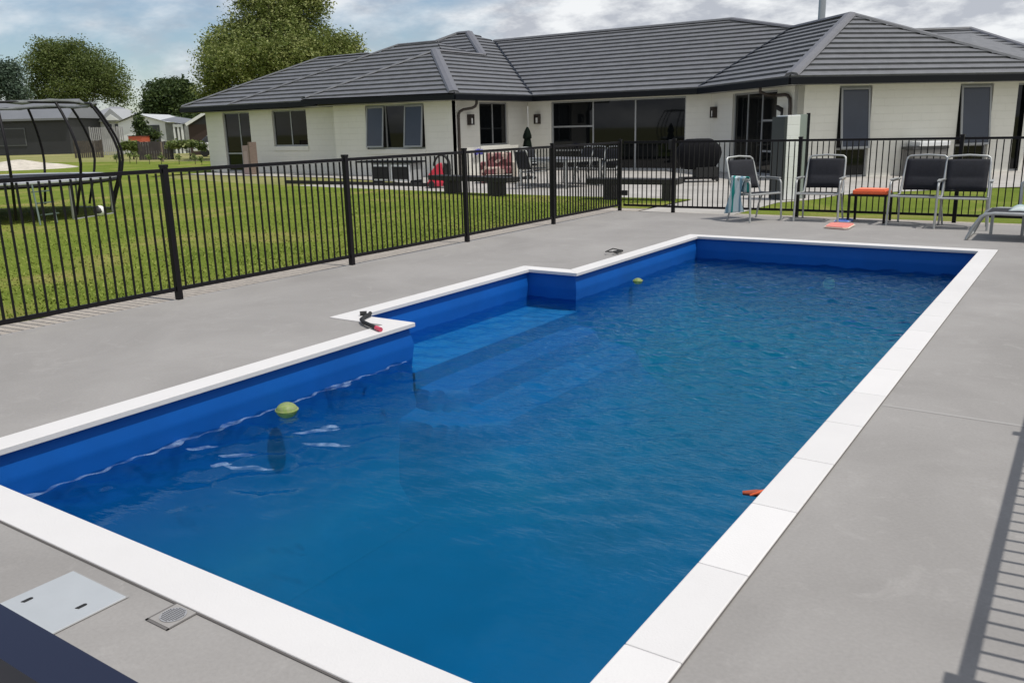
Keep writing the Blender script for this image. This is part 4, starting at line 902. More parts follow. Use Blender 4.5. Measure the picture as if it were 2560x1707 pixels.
def tb_(m_, pts, y0_, y1_):
    k = len(m_.v); n_ = len(pts)
    for yy_ in (y0_, y1_):
        for x_, z_ in pts: v = r0+ex2*x_+ey2*yy_; m_.v.append((v.x, v.y, z_-.02))
    m_.f.append(tuple(k+i for i in range(n_))); m_.f.append(tuple(k+n_+i for i in range(n_))[::-1])
    for i in range(n_): j = (i+1) % n_; m_.f.append((k+j, k+i, k+n_+i, k+n_+j))
b = MB(); tb_(b, [(-.26, .10), (.12, .10), (.14, .34), (.10, .64), (.0, .63), (-.12, .50), (-.26, .34)], 0, .36); b.build('body', REDT, t_, bevel=.03)
b = MB(); tb_(b, [(-.28, .04), (.16, .04), (.16, .16), (-.28, .16)], -.03, .39); b.build('bumper', REDT, t_, bevel=.02)
b = MB()
for yy_ in (0.02, .34): b.tube([r0+ex2*(-.02+.21*math.cos(a)+.12)+ey2*yy_+Vector((0, 0, .52+.32*math.sin(a))) for a in np.linspace(-.3, math.pi*.95, 14)], .022, 8)
b.build('roll_bar', TAN, t_, smooth=True)
b = MB(); tb_(b, [(.14, .10), (.33, .12), (.34, .48), (.26, .60), (.15, .64)], .03, .33); b.build('hood', TAN, t_, bevel=.02)
for x_ in (-.18, .22):
    for yy_ in (-.02, .38): b = MB(); q = r0+ex2*x_+ey2*yy_+Vector((0, 0, .09)); b.tube([q-ey2*.03, q+ey2*.03], .09, 16); b.build('wheel', TAN, t_)
k_ = at(630, 437, z=-.03)
t_ = empty('wooden_locker', (k_.x, k_.y, -.03), label='narrow pinkish brown timber locker beside the left glass door', cat='locker')
b = MB(); b.box((k_.x-.30, k_.y-.1, -.03), (k_.x+.06, k_.y+.22, 1.05)); b.build('body', mat('pinkish_timber', (.36, .27, .25), .8, var=.12, vscale=5), t_)
b = MB(); b.box((k_.x+.062, k_.y-.12, -.03), (k_.x+.14, k_.y+.22, 1.18)); b.build('side_board', WOOD, t_)
b = MB(); b.box((k_.x-.22, k_.y-.112, .30), (k_.x-.02, k_.y-.101, .85)); b.build('door', mat('pinkish_door', (.42, .33, .31), .7), t_)

# ---------------------------------------------------------------- side table, board, lounger, towels on the deck
t_ = empty('side_table', (-2.72, 13.54, 0), label='small black side table between the second and third silver chairs', cat='side table')
b = MB(); b.box((-2.99, 13.29, .385), (-2.45, 13.77, .41)); b.build('table_top', BLK, t_)
for x_, y_ in ((-2.97, 13.31), (-2.47, 13.31), (-2.97, 13.75), (-2.47, 13.75)): b = MB(); b.box((x_-.016, y_-.016, 0), (x_+.016, y_+.016, .385)); b.build('leg', BLK, t_)
t_ = empty('kickboard', (-2.69, 13.5, .411), label='orange foam kickboard lying on the small black side table', cat='kickboard')
b = MB(); b.prism([(-2.93, 13.30), (-2.47, 13.30), (-2.45, 13.34), (-2.45, 13.60), (-2.50, 13.65), (-2.90, 13.65), (-2.95, 13.58)], .4115, .475); b.build('board', ORNG, t_, bevel=.015)
b = MB(); b.prism([(-2.90, 13.33), (-2.50, 13.33), (-2.48, 13.60), (-2.88, 13.62)], .475, .492); b.build('upper_layer', mat('salmon_foam', (.80, .22, .12), .7), t_, bevel=.006)
t_ = empty('sun_lounger', (-1.2, 11.88, 0), label='silver framed sun lounger with a dark sling at the right edge of the deck', cat='sun lounger')
for y_, nm in ((11.88, 'frame_rail'), (12.56, 'frame_rail')):
    b = MB(); b.tube([(-1.23, y_, .012), (-1.17, y_, .16), (-1.10, y_, .285), (-1.05, y_, .32), (-.95, y_, .335), (-.3, y_, .33), (.7, y_, .33)], .021, 12); b.build(nm, ALU, t_, smooth=True)
for x_, y_ in ((-1.03, 12.60), (-.68, 12.60), (.5, 12.56), (.5, 11.92)): b = MB(); b.box((x_-.018, y_-.018, 0), (x_+.018, y_+.018, .33)); b.build('leg', ALU, t_)
b = MB(); b.tube([(-1.23, 11.88, .02), (-1.23, 12.56, .02)], .018, 10); b.build('foot_bar', ALU, t_, smooth=True)
b = MB(); b.box((-1.04, 11.905, .325), (.1, 12.535, .345)); b.build('sling', SLING, t_, bevel=.004)
b = MB(); b.tube([(.1, 12.22, .34), (.75, 12.22, .85)], .3, 4); b = MB(); m__ = Matrix.Translation((.1, 0, .34)) @ Matrix.Rotation(R_(-40), 4, 'Y'); b.box((0, 11.905, -.01), (.75, 12.535, .012), m__); b.build('backrest', SLING, t_)
q = at(2551, 520, y=12.6); b = MB(); b.tube([(q.x, 12.6, .33), (q.x-.01, 12.6, .66), (q.x+.06, 12.6, .70), (q.x+.5, 12.6, .71)], .019, 10); b.build('armrest', ALU, t_, smooth=True)
def stripes(name, axis, sc_, cols):
    m = mat(name, cols[0], .95); t = m.node_tree; b_ = t.nodes['Principled BSDF']; g = N(t, 'ShaderNodeTexCoord'); sp_ = N(t, 'ShaderNodeSeparateXYZ'); L(t, g.outputs['Object'], sp_.inputs[0])
    mu = N(t, 'ShaderNodeMath', operation='MULTIPLY'); L(t, sp_.outputs[axis], mu.inputs[0]); mu.inputs[1].default_value = sc_
    fr_ = N(t, 'ShaderNodeMath', operation='FRACT'); L(t, mu.outputs[0], fr_.inputs[0]); r = N(t, 'ShaderNodeValToRGB'); r.color_ramp.interpolation = 'CONSTANT'; L(t, fr_.outputs[0], r.inputs[0])
    e = r.color_ramp.elements; e[0].color = (*cols[0], 1); e[1].position = 1/len(cols); e[1].color = (*cols[1], 1)
    for i, c in enumerate(cols[2:]): k = e.new((i+2)/len(cols)); k.color = (*c, 1)
    L(t, r.outputs[0], b_.inputs['Base Color']); return m
TOW = stripes('striped_towel', 0, 4.2, [(.02, .30, .27), (.55, .66, .68), (.62, .70, .72), (.16, .28, .36), (.5, .62, .66)])
# towel over the near arm of the sideways chair
def cloth(name, fn, nu, nv, m, label, org, th=.008):
    b = MB()
    for j in range(nv):
        for i in range(nu): b.v.append(tuple(fn(i/(nu-1), j/(nv-1))))
    for j in range(nv-1):
        for i in range(nu-1): a = j*nu+i; b.f.append((a, a+1, a+nu+1, a+nu))
    o_ = b.build(name, m, origin=org, smooth=True); md = o_.modifiers.new('s', 'SOLIDIFY'); md.thickness = th
    return tag(o_, label, 'towel')
c1 = chairs[3]; M1 = Matrix.Translation(c1.location) @ Matrix.Rotation(c1.rotation_euler.z, 4, 'Z')
def tf(u_, v_):
    # v runs over the arm: outer hang, top, inner hang ; u along the arm
    y_ = -.16+.34*u_ + .05*math.sin(v_*5+u_*2) - .10*max(0, .5-v_)*(1-u_)
    s_ = v_*1.0
    if s_ < .68: h_ = (.68-s_)/.68; z_ = .665-.50*h_-.06*u_*h_; x_ = .325+.018*math.sin(u_*16+v_*4)+.035*h_
    elif s_ < .78: k = (s_-.68)/.10; z_ = .668+.01*math.sin(k*3.14); x_ = .325-.06*k
    else: k = (s_-.78)/.22; z_ = .665-.22*k; x_ = .262-.015*math.sin(u_*12)
    sgn = -1
    return M1 @ Vector((sgn*x_, y_, z_))
cloth('towel', tf, 26, 40, TOW, 'teal and white striped towel hanging over the arm of the sideways chair', tuple(c1.location))
TW2 = stripes('pale_towel', 1, 14, [(.55, .62, .60), (.30, .42, .42), (.62, .66, .66)])
q = at(2552, 524, z=.36)
cloth('towel', lambda u_, v_: Vector((q.x-.12+.5*u_, q.y-.15+.30*v_, .352+.07*math.sin(math.pi*min(1, u_*2.2))*math.sin(math.pi*v_)+.01*math.sin(v_*20))), 14, 20, TW2, 'crumpled pale striped towel lying on the sun lounger', (q.x, q.y, .35))

# ---------------------------------------------------------------- trampoline and ball
tc_ = Vector((-18.1, 8.5, -.03))
t_ = empty('trampoline', tuple(tc_), label='big round trampoline with curved black poles on the lawn', cat='trampoline')
def ringpts(r, z, n_=48): return [tc_+Vector((r*math.cos(2*math.pi*k/n_), r*math.sin(2*math.pi*k/n_), z+.03)) for k in range(n_)]
b = MB(); b.lathe([(.001, 0), (1.92, 0), (1.92, .012), (.001, .012)], (tc_.x, tc_.y, .72), 48); b.build('jumping_mat', TAN, t_)
b = MB(); b.lathe([(1.90, .74), (2.18, .75), (2.20, .735), (2.20, .70), (1.92, .70)], (tc_.x, tc_.y, 0), 48); b.f = [f_ for f_ in b.f if len(f_) == 4]; b.build('edge_pad', mat('edge_pad_grey', (.42, .43, .47), .6), t_, smooth=True)
b = MB(); b.tube(ringpts(2.19, .66), .035, 8, closed=True); b.build('rim_tube', BLK, t_, smooth=True)
b = MB(); b.tube(ringpts(1.98, 2.14), .022, 8, closed=True); b.build('top_ring', BLK, t_, smooth=True)
NETM = mat('rolled_net', (.16, .17, .17), .8, var=.3, vscale=5)
b = MB(); b.tube([p+Vector((0, 0, .035*math.sin(i*.9)*.6+.05)) for i, p in enumerate(ringpts(1.97, 2.10))], [.022+.018*math.sin(i*1.3)**2 for i in range(48)], 8, closed=True); b.build('rolled_net', NETM, t_, smooth=True)
for k in range(12):
    a = 2*math.pi*(k+.35)/12; e = Vector((math.cos(a), math.sin(a), 0))
    pts = [tc_+e*r+Vector((0, 0, z)) for r, z in ((2.10, .10), (2.2, .40), (2.30, .66), (2.36, .86), (2.40, 1.05), (2.39, 1.28), (2.33, 1.50), (2.23, 1.74), (2.11, 1.97), (1.98, 2.17))]
    b = MB(); b.tube(pts, .026, 9); po = b.build('pole', BLK, t_, smooth=True)
for k in range(5):
    a = 2*math.pi*(k+.1)/5; a2 = a+.55; e, e2 = Vector((math.cos(a), math.sin(a), 0)), Vector((math.cos(a2), math.sin(a2), 0))
    b = MB(); b.tube([tc_+e*2.17+Vector((0, 0, .68)), tc_+e*2.15+Vector((0, 0, .10)), tc_+e*2.15+Vector((0, 0, .02)), tc_+e2*2.15+Vector((0, 0, .02)), tc_+e2*2.15+Vector((0, 0, .10)), tc_+e2*2.17+Vector((0, 0, .68))], .022, 8); b.build('leg', mat('galvanised', (.30, .31, .30), .5, metal=.5), t_, smooth=True)
b = MB()
for i in range(10): b.v += [tuple(tc_+Vector((.9*2.3-.6+.03*math.sin(i*2.), -1.55+.03*math.cos(i*3.), 2.1-.08*i)))]
hh0 = tc_ + Vector((1.75, -.95, 0)); b = MB(); b.tube([hh0+Vector((0, 0, 2.15)), hh0+Vector((.02, .03, 1.9)), hh0+Vector((.0, -.03, 1.75)), hh0+Vector((.03, 0, 1.6))], [.05, .035, .03, .015], 8); b.build('net_tie', TAN, t_, smooth=True)
lp = tc_ + Vector((2.35, -.35, 0))
b = MB(); lr = Vector((-.3, .95, 0)).normalized()*.19
for s_ in (-1, 1): b.tube([lp+lr*s_+Vector((.25, -.1, .03)), lp+lr*s_+Vector((-.12, .05, .72))], .016, 8)
for k in range(3): z_ = .2+k*.2; f__ = 1-z_/.72; b.bar(lp+lr+Vector((.25*f__-.12*(1-f__), 0, z_)), lp-lr+Vector((.25*f__-.12*(1-f__), 0, z_)), .05, .02)
b.build('ladder', mat('ladder_green_grey', (.10, .14, .115), .5), t_)
sb = at(242, 539, z=-.008)+Vector((.12, 0, 0)); R0b = .11
def soccer():
    m = mat('football_skin', (.75, .75, .74), .5); t = m.node_tree; b_ = t.nodes['Principled BSDF']; g = N(t, 'ShaderNodeTexCoord'); v = N(t, 'ShaderNodeTexVoronoi'); v.inputs['Scale'].default_value = 11; v.inputs['Randomness'].default_value = .35; L(t, g.outputs['Object'], v.inputs['Vector'])
    sx = N(t, 'ShaderNodeSeparateColor'); L(t, v.outputs['Color'], sx.inputs[0]); r = N(t, 'ShaderNodeValToRGB'); r.color_ramp.interpolation = 'CONSTANT'; e = r.color_ramp.elements; e[0].color = (.03, .03, .03, 1); e[1].position = .3; e[1].color = (.8, .8, .78, 1)
    L(t, sx.outputs[0], r.inputs[0]); L(t, r.outputs[0], b_.inputs['Base Color']); return m
b = MB(); b.lathe([(max(.001, R0b*math.cos(a)), R0b*math.sin(a)) for a in np.linspace(-math.pi/2, math.pi/2, 17)], (sb.x, sb.y, .085), 28); tag(b.build('football', soccer(), origin=(sb.x, sb.y, .085), smooth=True), 'black and white football lying on the lawn beside the trampoline', 'ball')

# ---------------------------------------------------------------- trees and shrubs
def leafmat(name, dark, mid, lite, trans=.25):
    m = bpy.data.materials.new(name); m.use_nodes = True; t = m.node_tree; b = t.nodes['Principled BSDF']; a = N(t, 'ShaderNodeAttribute'); a.attribute_name = 'tint'
    r = N(t, 'ShaderNodeValToRGB'); e = r.color_ramp.elements; e[0].color = (*dark, 1); e[1].color = (*lite, 1); k = e.new(.5); k.color = (*mid, 1); L(t, a.outputs['Fac'], r.inputs[0]); L(t, r.outputs[0], b.inputs['Base Color'])
    b.inputs['Roughness'].default_value = .55; b.inputs['Specular IOR Level'].default_value = .3
    tl = N(t, 'ShaderNodeBsdfTranslucent'); L(t, r.outputs[0], tl.inputs[0]); ms = N(t, 'ShaderNodeMixShader'); ms.inputs[0].default_value = trans
    L(t, b.outputs[0], ms.inputs[1]); L(t, tl.outputs[0], ms.inputs[2]); L(t, ms.outputs[0], t.nodes['Material Output'].inputs['Surface']); return m
LF1 = leafmat('poplar_leaf', (.075, .11, .024), (.17, .21, .05), (.42, .44, .18), .3)
LF2 = leafmat('oak_leaf', (.07, .10, .024), (.115, .155, .04), (.19, .22, .07), .35)
LF3 = leafmat('dark_leaf', (.022, .042, .013), (.05, .08, .022), (.11, .15, .045))
LF4 = leafmat('bluish_leaf', (.045, .075, .05), (.08, .12, .08), (.15, .2, .14))
LF5 = leafmat('shrub_leaf', (.07, .11, .03), (.14, .19, .05), (.27, .30, .11))
def foliage(name, blobs, nclump, per, size, m, parent, seed, crad=.4, shell=.35, kind=None, flat=.0):
    g = np.random.default_rng(seed); vol = np.array([b_[3]*b_[4]*b_[5] for b_ in blobs])**.75; pr_ = vol/vol.sum()
    ci = g.choice(len(blobs), nclump, p=pr_); C_ = np.array([b_[:3] for b_ in blobs])[ci]; R__ = np.array([b_[3:6] for b_ in blobs])[ci]
    d = g.normal(size=(nclump, 3)); d /= np.linalg.norm(d, axis=1)[:, None]; rad = g.random(nclump)**shell
    rad *= 1+.06*g.normal(size=nclump)
    cen = C_ + d*R__*rad[:, None]; tint = g.beta(2.2, 2.2, nclump)
    n_ = nclump*per; cc_n = np.repeat(cen, per, 0) + g.normal(size=(n_, 3))*crad*np.array([1, 1, .75])*.6
    tt = np.clip(np.repeat(tint, per)+g.normal(0, .14, n_), 0, 1)
    a = g.normal(size=(n_, 3)); a[:, 2] *= .5; a /= np.linalg.norm(a, axis=1)[:, None]; b_ = np.cross(a, g.normal(size=(n_, 3))); b_ /= np.linalg.norm(b_, axis=1)[:, None]
    sz = size*g.uniform(.6, 1.3, n_)[:, None]
    V = np.stack([cc_n-a*sz, cc_n+b_*sz*.55-a*sz*.1, cc_n+a*sz, cc_n-b_*sz*.55-a*sz*.1], 1).reshape(-1, 3) - np.array(parent.location)
    me = bpy.data.meshes.new(name); me.vertices.add(n_*4); me.vertices.foreach_set('co', V.ravel()); me.loops.add(n_*4); me.loops.foreach_set('vertex_index', np.arange(n_*4))
    me.polygons.add(n_); me.polygons.foreach_set('loop_start', np.arange(n_)*4); me.update(calc_edges=True)
    at_ = me.attributes.new('tint', 'FLOAT', 'FACE'); at_.data.foreach_set('value', tt); me.materials.append(m)
    o_ = bpy.data.objects.new(name, me); COL.objects.link(o_); o_.parent = parent; return o_
def at2(u, v, D): return at(u, v, depth=D)
def tree(name, label, D, blobs, base, m, n, per, size, seed, group=None, tr=.3, crad=.5, limbs=7, shell=.35, cat='tree', dr=1.0):
    """blobs: (u, v, ru, rv) outline of the crown at distance D; base (u) of the trunk"""
    g = at2(base, 348, D); g = Vector((g.x, g.y, -.05)); r = empty(name, tuple(g), label=label, cat=cat, group=group); k = D/FPX; B = []
    fwd = Vector((Fw.x, Fw.y, 0)).normalized()
    rr = random.Random(seed)
    for (u, v, ru, rv) in blobs:
        c = at2(u, v, D)+fwd*rr.uniform(-.25, .25)*ru*k*dr; B.append((c.x, c.y, c.z, ru*k, ru*k*dr, rv*k))
    top = max(b_[2] for b_ in B)
    b = MB(); h0 = min(b_[2]-b_[5] for b_ in B); b.tube([g, g+Vector((.05, 0, (top-g.z)*.25)), g+Vector((-.1, .1, (top-g.z)*.5)), g+Vector((0, 0, (top-g.z)*.78))], [tr, tr*.8, tr*.55, tr*.15], 10); tk = b.build('trunk', BARK, r, smooth=True)
    for i in range(limbs):
        bb = B[rr.randrange(len(B))]; s_ = g+Vector((0, 0, (top-g.z)*rr.uniform(.15, .5))); e = Vector(bb[:3])+Vector((rr.uniform(-.5, .5)*bb[3], rr.uniform(-.5, .5)*bb[4], rr.uniform(-.2, .6)*bb[5])); md_ = (s_+e)/2+Vector((0, 0, -.08*(e-s_).length))
        b = MB(); b.tube([s_, md_, e], [tr*.42, tr*.25, tr*.06], 7); b.build('limb', BARK, r, smooth=True)
    foliage('crown', B, n, per, size, m, r, seed, crad, shell); return r
TG = 'trees standing beyond the lawn and the house'
tree('poplar_tree', 'tall light green tree rising behind the left end of the roof', 52, [(700, 150, 190, 90), (610, 120, 95, 75), (800, 150, 105, 80), (700, 40, 118, 95), (640, -30, 70, 70), (760, -20, 72, 85), (560, 190, 70, 60), (865, 130, 52, 48), (700, -80, 80, 60), (545, 130, 40, 45), (540, 225, 50, 40)], 700, LF1, 9000, 15, .082, 11, TG, .4, .34, 12, .55)
tree('oak_tree', 'broad dark tree with visible limbs behind the dark shed', 112, [(150, 160, 80, 55), (105, 190, 45, 60), (215, 165, 75, 48), (270, 200, 55, 48), (305, 240, 38, 35), (130, 130, 50, 32), (200, 225, 80, 35), (180, 118, 40, 22), (95, 240, 34, 40), (165, 265, 60, 30)], 205, LF2, 3200, 16, .14, 12, TG, .34, .75, 16, .5)
tree('oak_tree', 'small pale tree cut by the left frame edge behind the shed roof', 95, [(10, 200, 42, 38), (40, 235, 30, 26), (-25, 195, 45, 45), (20, 175, 30, 22)], 0, LF4, 1000, 12, .16, 13, TG, .3, .7, 5, .5)
tree('round_tree', 'dense dark round tree between the shed tree and the house', 104, [(430, 255, 62, 50), (392, 275, 38, 42), (480, 275, 48, 50), (405, 222, 42, 22), (450, 225, 45, 25), (470, 310, 50, 30), (410, 305, 36, 30)], 430, LF3, 2600, 14, .17, 14, TG, .4, .6, 6, .4)
tree('dark_tree', 'low dark tree in the gap left of the house corner', 84, [(500, 300, 40, 38), (455, 320, 35, 25), (530, 290, 40, 40)], 500, LF3, 700, 10, .2, 15, TG, .3, .5, 4, .4)
# conifer like shrub by the white garage
tree('garden_shrub', 'dark bluish shrub standing before the white gabled garage', 70, [(352, 315, 15, 22), (362, 335, 20, 15), (347, 290, 7, 15), (385, 338, 14, 8)], 358, LF3, 260, 9, .12, 16, 'shrubs in the neighbouring gardens', .12, .3, 2, .6, 'shrub')
tree('garden_shrub', 'bright green bush below the orange trailer', 58, [(312, 366, 11, 7), (328, 364, 13, 9), (340, 368, 8, 6)], 328, LF5, 260, 9, .11, 17, 'shrubs in the neighbouring gardens', .06, .18, 1, .6, 'shrub')
tree('garden_shrub', 'loose green scrub left of the house wall', 56, [(440, 362, 22, 7), (475, 360, 24, 7), (505, 367, 14, 7)], 470, LF5, 300, 8, .10, 18, 'shrubs in the neighbouring gardens', .06, .18, 1, .7, 'shrub')
SG = 'young saplings planted in a row in the field'
for i, (u, v, h_) in enumerate([(289, 388, 20), (304, 398, 22), (323, 392, 30), (340, 396, 32), (372, 392, 24), (402, 396, 26), (446, 392, 26), (486, 390, 24), (503, 396, 18)]):
    D = 50 - i*.8; k = D/FPX
    lb = 'thin young sapling in the field row left of the house, number by position: ' 
    labs = ['leftmost thin sapling in the field, beside the trampoline pole', 'short sapling just right of the trampoline poles in the field', 'bushy sapling in the field below the bright green bush', 'tallest leafy sapling in the field, below the orange trailer', 'small sapling in the field below the dark fence', 'sapling beside the thin stake in the field', 'sapling in the field below the green scrub', 'sapling in the field close to the house wall', 'rightmost low sapling touching the house corner']
    g_ = at(u, v, depth=D); g_ = Vector((g_.x, g_.y, -.04)); t_ = empty('sapling', tuple(g_), label=labs[i], cat='sapling', group=SG)
    b = MB(); b.tube([g_, g_+Vector((.02, 0, h_*k*.6)), g_+Vector((0, .02, h_*k))], [.02, .015, .005], 6); b.build('stem', BARK, t_)
    foliage('crown', [(g_.x, g_.y, h_*k*.72, h_*k*.26, h_*k*.26, h_*k*.28)], 15, 6, .06, LF5, t_, 30+i, .1, .6)

# ---------------------------------------------------------------- neighbouring buildings
hr = R0.copy(); hf = Vector((Fw.x, Fw.y, 0)).normalized()
def frame(u, D): p = at(u, 348, depth=D); return Vector((p.x, p.y, -.05))
def zof(u, v, D): return at(u, v, depth=D).z
def pb(m_, o_, a, b__, c, d, z0_, z1_): m_.prism([tuple((o_+hr*i+hf*j)[:2]) for i, j in ((a, c), (b__, c), (b__, d), (a, d))], z0_, z1_)
def gable(m_, o_, a, b__, c, d, ze, zp):
    """gable roof body, ridge running away from the viewer"""
    P = lambda i, j, z: tuple(V3(o_+hr*i+hf*j, z)); mid_ = (a+b__)/2
    m_.face([P(a, c, ze), P(b__, c, ze), P(mid_, c, zp)]); m_.face([P(b__, d, ze), P(a, d, ze), P(mid_, d, zp)])
    m_.face([P(a, c, ze), P(mid_, c, zp), P(mid_, d, zp), P(a, d, ze)]); m_.face([P(mid_, c, zp), P(b__, c, ze), P(b__, d, ze), P(mid_, d, zp)]); m_.face([P(a, c, ze), P(a, d, ze), P(b__, d, ze), P(b__, c, ze)])
def hiproof(m_, o_, a, b__, c, d, ze, zp, hip=1.0):
    P = lambda i, j, z: tuple(V3(o_+hr*i+hf*j, z)); md_ = (c+d)/2; h_ = hip*(d-c)/2
    m_.face([P(a, c, ze), P(b__, c, ze), P(b__-h_, md_, zp), P(a+h_, md_, zp)]); m_.face([P(b__, d, ze), P(a, d, ze), P(a+h_, md_, zp), P(b__-h_, md_, zp)])
    m_.face([P(a, d, ze), P(a, c, ze), P(a+h_, md_, zp)]); m_.face([P(b__, c, ze), P(b__, d, ze), P(b__-h_, md_, zp)]); m_.face([P(a, c, ze), P(a, d, ze), P(b__, d, ze), P(b__, c, ze)])
D = 84; o_ = frame(175, D); k = D/FPX
CHAR = mat('charcoal_cladding', (.028, .029, .033), .6, var=.1, vscale=.8); GROOF = mat('grey_metal_roof', (.17, .175, .185), .5, var=.08, vscale=.4); WHT = mat('white_weatherboard', (.80, .81, .80), .7, var=.05, vscale=.6)
t_ = empty('shed', tuple(o_), label='long charcoal shed with a grey metal roof beyond the trampoline', cat='shed')
ze = zof(100, 297, D); zp = zof(100, 247, D)
b = MB(); pb(b, o_, -13, 0, 0, 7, -.05, ze); b.build('wall', CHAR, t_)
b = MB(); P = lambda i, j, z: tuple(V3(o_+hr*i+hf*j, z))
b.face([P(-13.3, -.4, ze), P(.3, -.4, ze), P(-.2, 3.5, zp), P(-13, 3.5, zp)]); b.face([P(.3, 7.4, ze), P(-13.3, 7.4, ze), P(-13, 3.5, zp), P(-.2, 3.5, zp)]); b.face([P(.3, -.4, ze), P(.3, 7.4, ze), P(-.2, 3.5, zp)]); b.face([P(-13.3, -.4, ze), P(-13.3, -.4, ze-.2), P(.3, -.4, ze-.2), P(.3, -.4, ze)]); b.build('roof', GROOF, t_)
f__ = MB(); zz0, zz1 = zof(30, 366, D), zof(30, 321, D); pb(f__, o_, -8.5, -4.3, -.06, .0, zz0, zz1); fo_ = f__.build('window', mat('pale_trim', (.10, .105, .11), .6), t_); g_ = MB(); pb(g_, o_, -8.4, -4.4, -.08, -.061, zz0+.12, zz1-.1); g_.build('pane', CHAR, fo_, origin=tuple(t_.location))
# white houses
D = 92; o_ = frame(185, D); k = D/FPX
t_ = empty('white_house', tuple(o_), label='white weatherboard house with a grey roof and small front gable', cat='house')
ze, zp = zof(260, 308, D), zof(260, 265, D); b = MB(); pb(b, o_, 0, 150*k, 0, 8, -.05, ze); b.build('wall', WHT, t_)
b = MB(); hiproof(b, o_, -.4, 155*k, -.4, 8.4, ze, zp, .7); b.build('roof', mat('light_grey_roof', (.26, .265, .28), .6), t_)
gz0, gz1 = zof(300, 304, D-2), zof(300, 271, D-2); b = MB(); gable(b, o_, 82*k, 150*k, -1.6, 3, gz0, gz1); gb_ = b.build('porch_gable', mat('light_grey_roof_two', (.36, .37, .38), .6), t_)
b = MB(); gable(b, o_, 97*k, 135*k, -1.68, -1.62, gz0+.15, gz0+(gz1-gz0)*.55); b.build('gable_panel', WHT, gb_, origin=tuple(t_.location))
b = MB(); pb(b, o_, 84*k, 148*k, -1.3, 0, -.05, gz0); b.build('porch', mat('white_boards', (.55, .56, .57), .7), t_)
for a_, b__, v0_, v1_ in ((8, 22, 318, 345), (36, 46, 325, 350), (100, 112, 312, 330), (120, 128, 312, 330)):
    f__ = MB(); off_ = -1.34 if a_ > 84 else -.04; pb(f__, o_, a_*k, b__*k, off_, off_+.03, zof(250, v1_, D), zof(250, v0_, D)); f__.build('window', mat('dark_pane', (.06, .065, .075), .2), t_)
D = 76; o_ = frame(300, D); k = D/FPX
t_ = empty('white_garage', tuple(o_), label='white gabled garage behind the orange trailer', cat='garage')
ze, zp = zof(360, 306, D), zof(352, 287, D); b = MB(); pb(b, o_, 0, 118*k, 0, 7, -.05, ze); b.build('wall', WHT, t_)
P = lambda i, j, z: tuple(V3(o_+hr*i+hf*j, z)); b = MB(); b.face([P(0, 0, ze), P(118*k, 0, ze), P(52*k, 0, zp)]); b.build('gable', WHT, t_); b = MB(); b.face([P(0, 7, ze), P(52*k, 7, zp), P(118*k, 7, ze)]); b.build('gable', WHT, t_)
b = MB(); b.face([P(-.3, -.3, ze-.05), P(52*k, -.3, zp+.08), P(52*k, 7.3, zp+.08), P(-.3, 7.3, ze-.05)]); b.face([P(52*k, -.3, zp+.08), P(118*k+.3, -.3, ze-.05), P(118*k+.3, 7.3, ze-.05), P(52*k, 7.3, zp+.08)]); b.build('roof', mat('pale_roof', (.5, .51, .51), .6), t_)
f__ = MB(); pb(f__, o_, 70*k, 102*k, -.06, -.01, .2, zof(390, 313, D)); f__.build('door', mat('dark_door', (.05, .055, .055), .5), t_)
D = 74; o_ = frame(417, D); k = D/FPX
t_ = empty('grey_outbuilding', tuple(o_), label='small grey outbuilding with a white framed doorway left of the house', cat='outbuilding')
ze = zof(430, 308, D); b = MB(); pb(b, o_, 0, 48*k, 0, 3, -.05, ze); b.build('wall', mat('grey_boards', (.20, .21, .20), .8, var=.2, vscale=2), t_)
b = MB(); P = lambda i, j, z: tuple(V3(o_+hr*i+hf*j, z)); b.face([P(-.3, -.4, ze+.25), P(50*k, -.4, ze-.1), P(50*k, 3.4, ze+.25), P(-.3, 3.4, ze+.6)]); b.build('roof', GROOF, t_)
for x_ in (24, 34, 43): b = MB(); pb(b, o_, x_*k-.07, x_*k+.07, -.3, -.16, -.05, ze-.1); b.build('post', WHT, t_)
b = MB(); pb(b, o_, 24*k, 44*k, -.32, -.14, ze-.35, ze-.12); b.build('beam', WHT, t_)
D = 66; o_ = frame(468, D); k = D/FPX
t_ = empty('brown_barn', tuple(o_), label='dark brown barn with a white bargeboard half hidden by the house', cat='barn')
ze, zp = zof(480, 312, D), zof(530, 275, D); b = MB(); pb(b, o_, 0, 3.6, .5, 6, -.05, ze); b.build('wall', mat('brown_barn_wall', (.045, .028, .022), .8), t_)
b = MB(); P = lambda i, j, z: tuple(V3(o_+hr*i+hf*j, z)); b.bar(P(-.1, .3, ze), P(1.9, .3, zp), .1, .22); b.build('bargeboard', WHT, t_)
b = MB(); b.face([P(0, .5, ze), P(3.6, .5, ze), P(1.8, .5, zp-.1)]); b.face([P(-.1, .35, ze+.05), P(1.85, .35, zp), P(1.85, 6, zp), P(-.1, 6, ze+.05)]); b.face([P(1.85, .35, zp), P(3.7, .35, ze), P(3.7, 6, ze), P(1.85, 6, zp)]); b.build('roof', CHAR, t_)
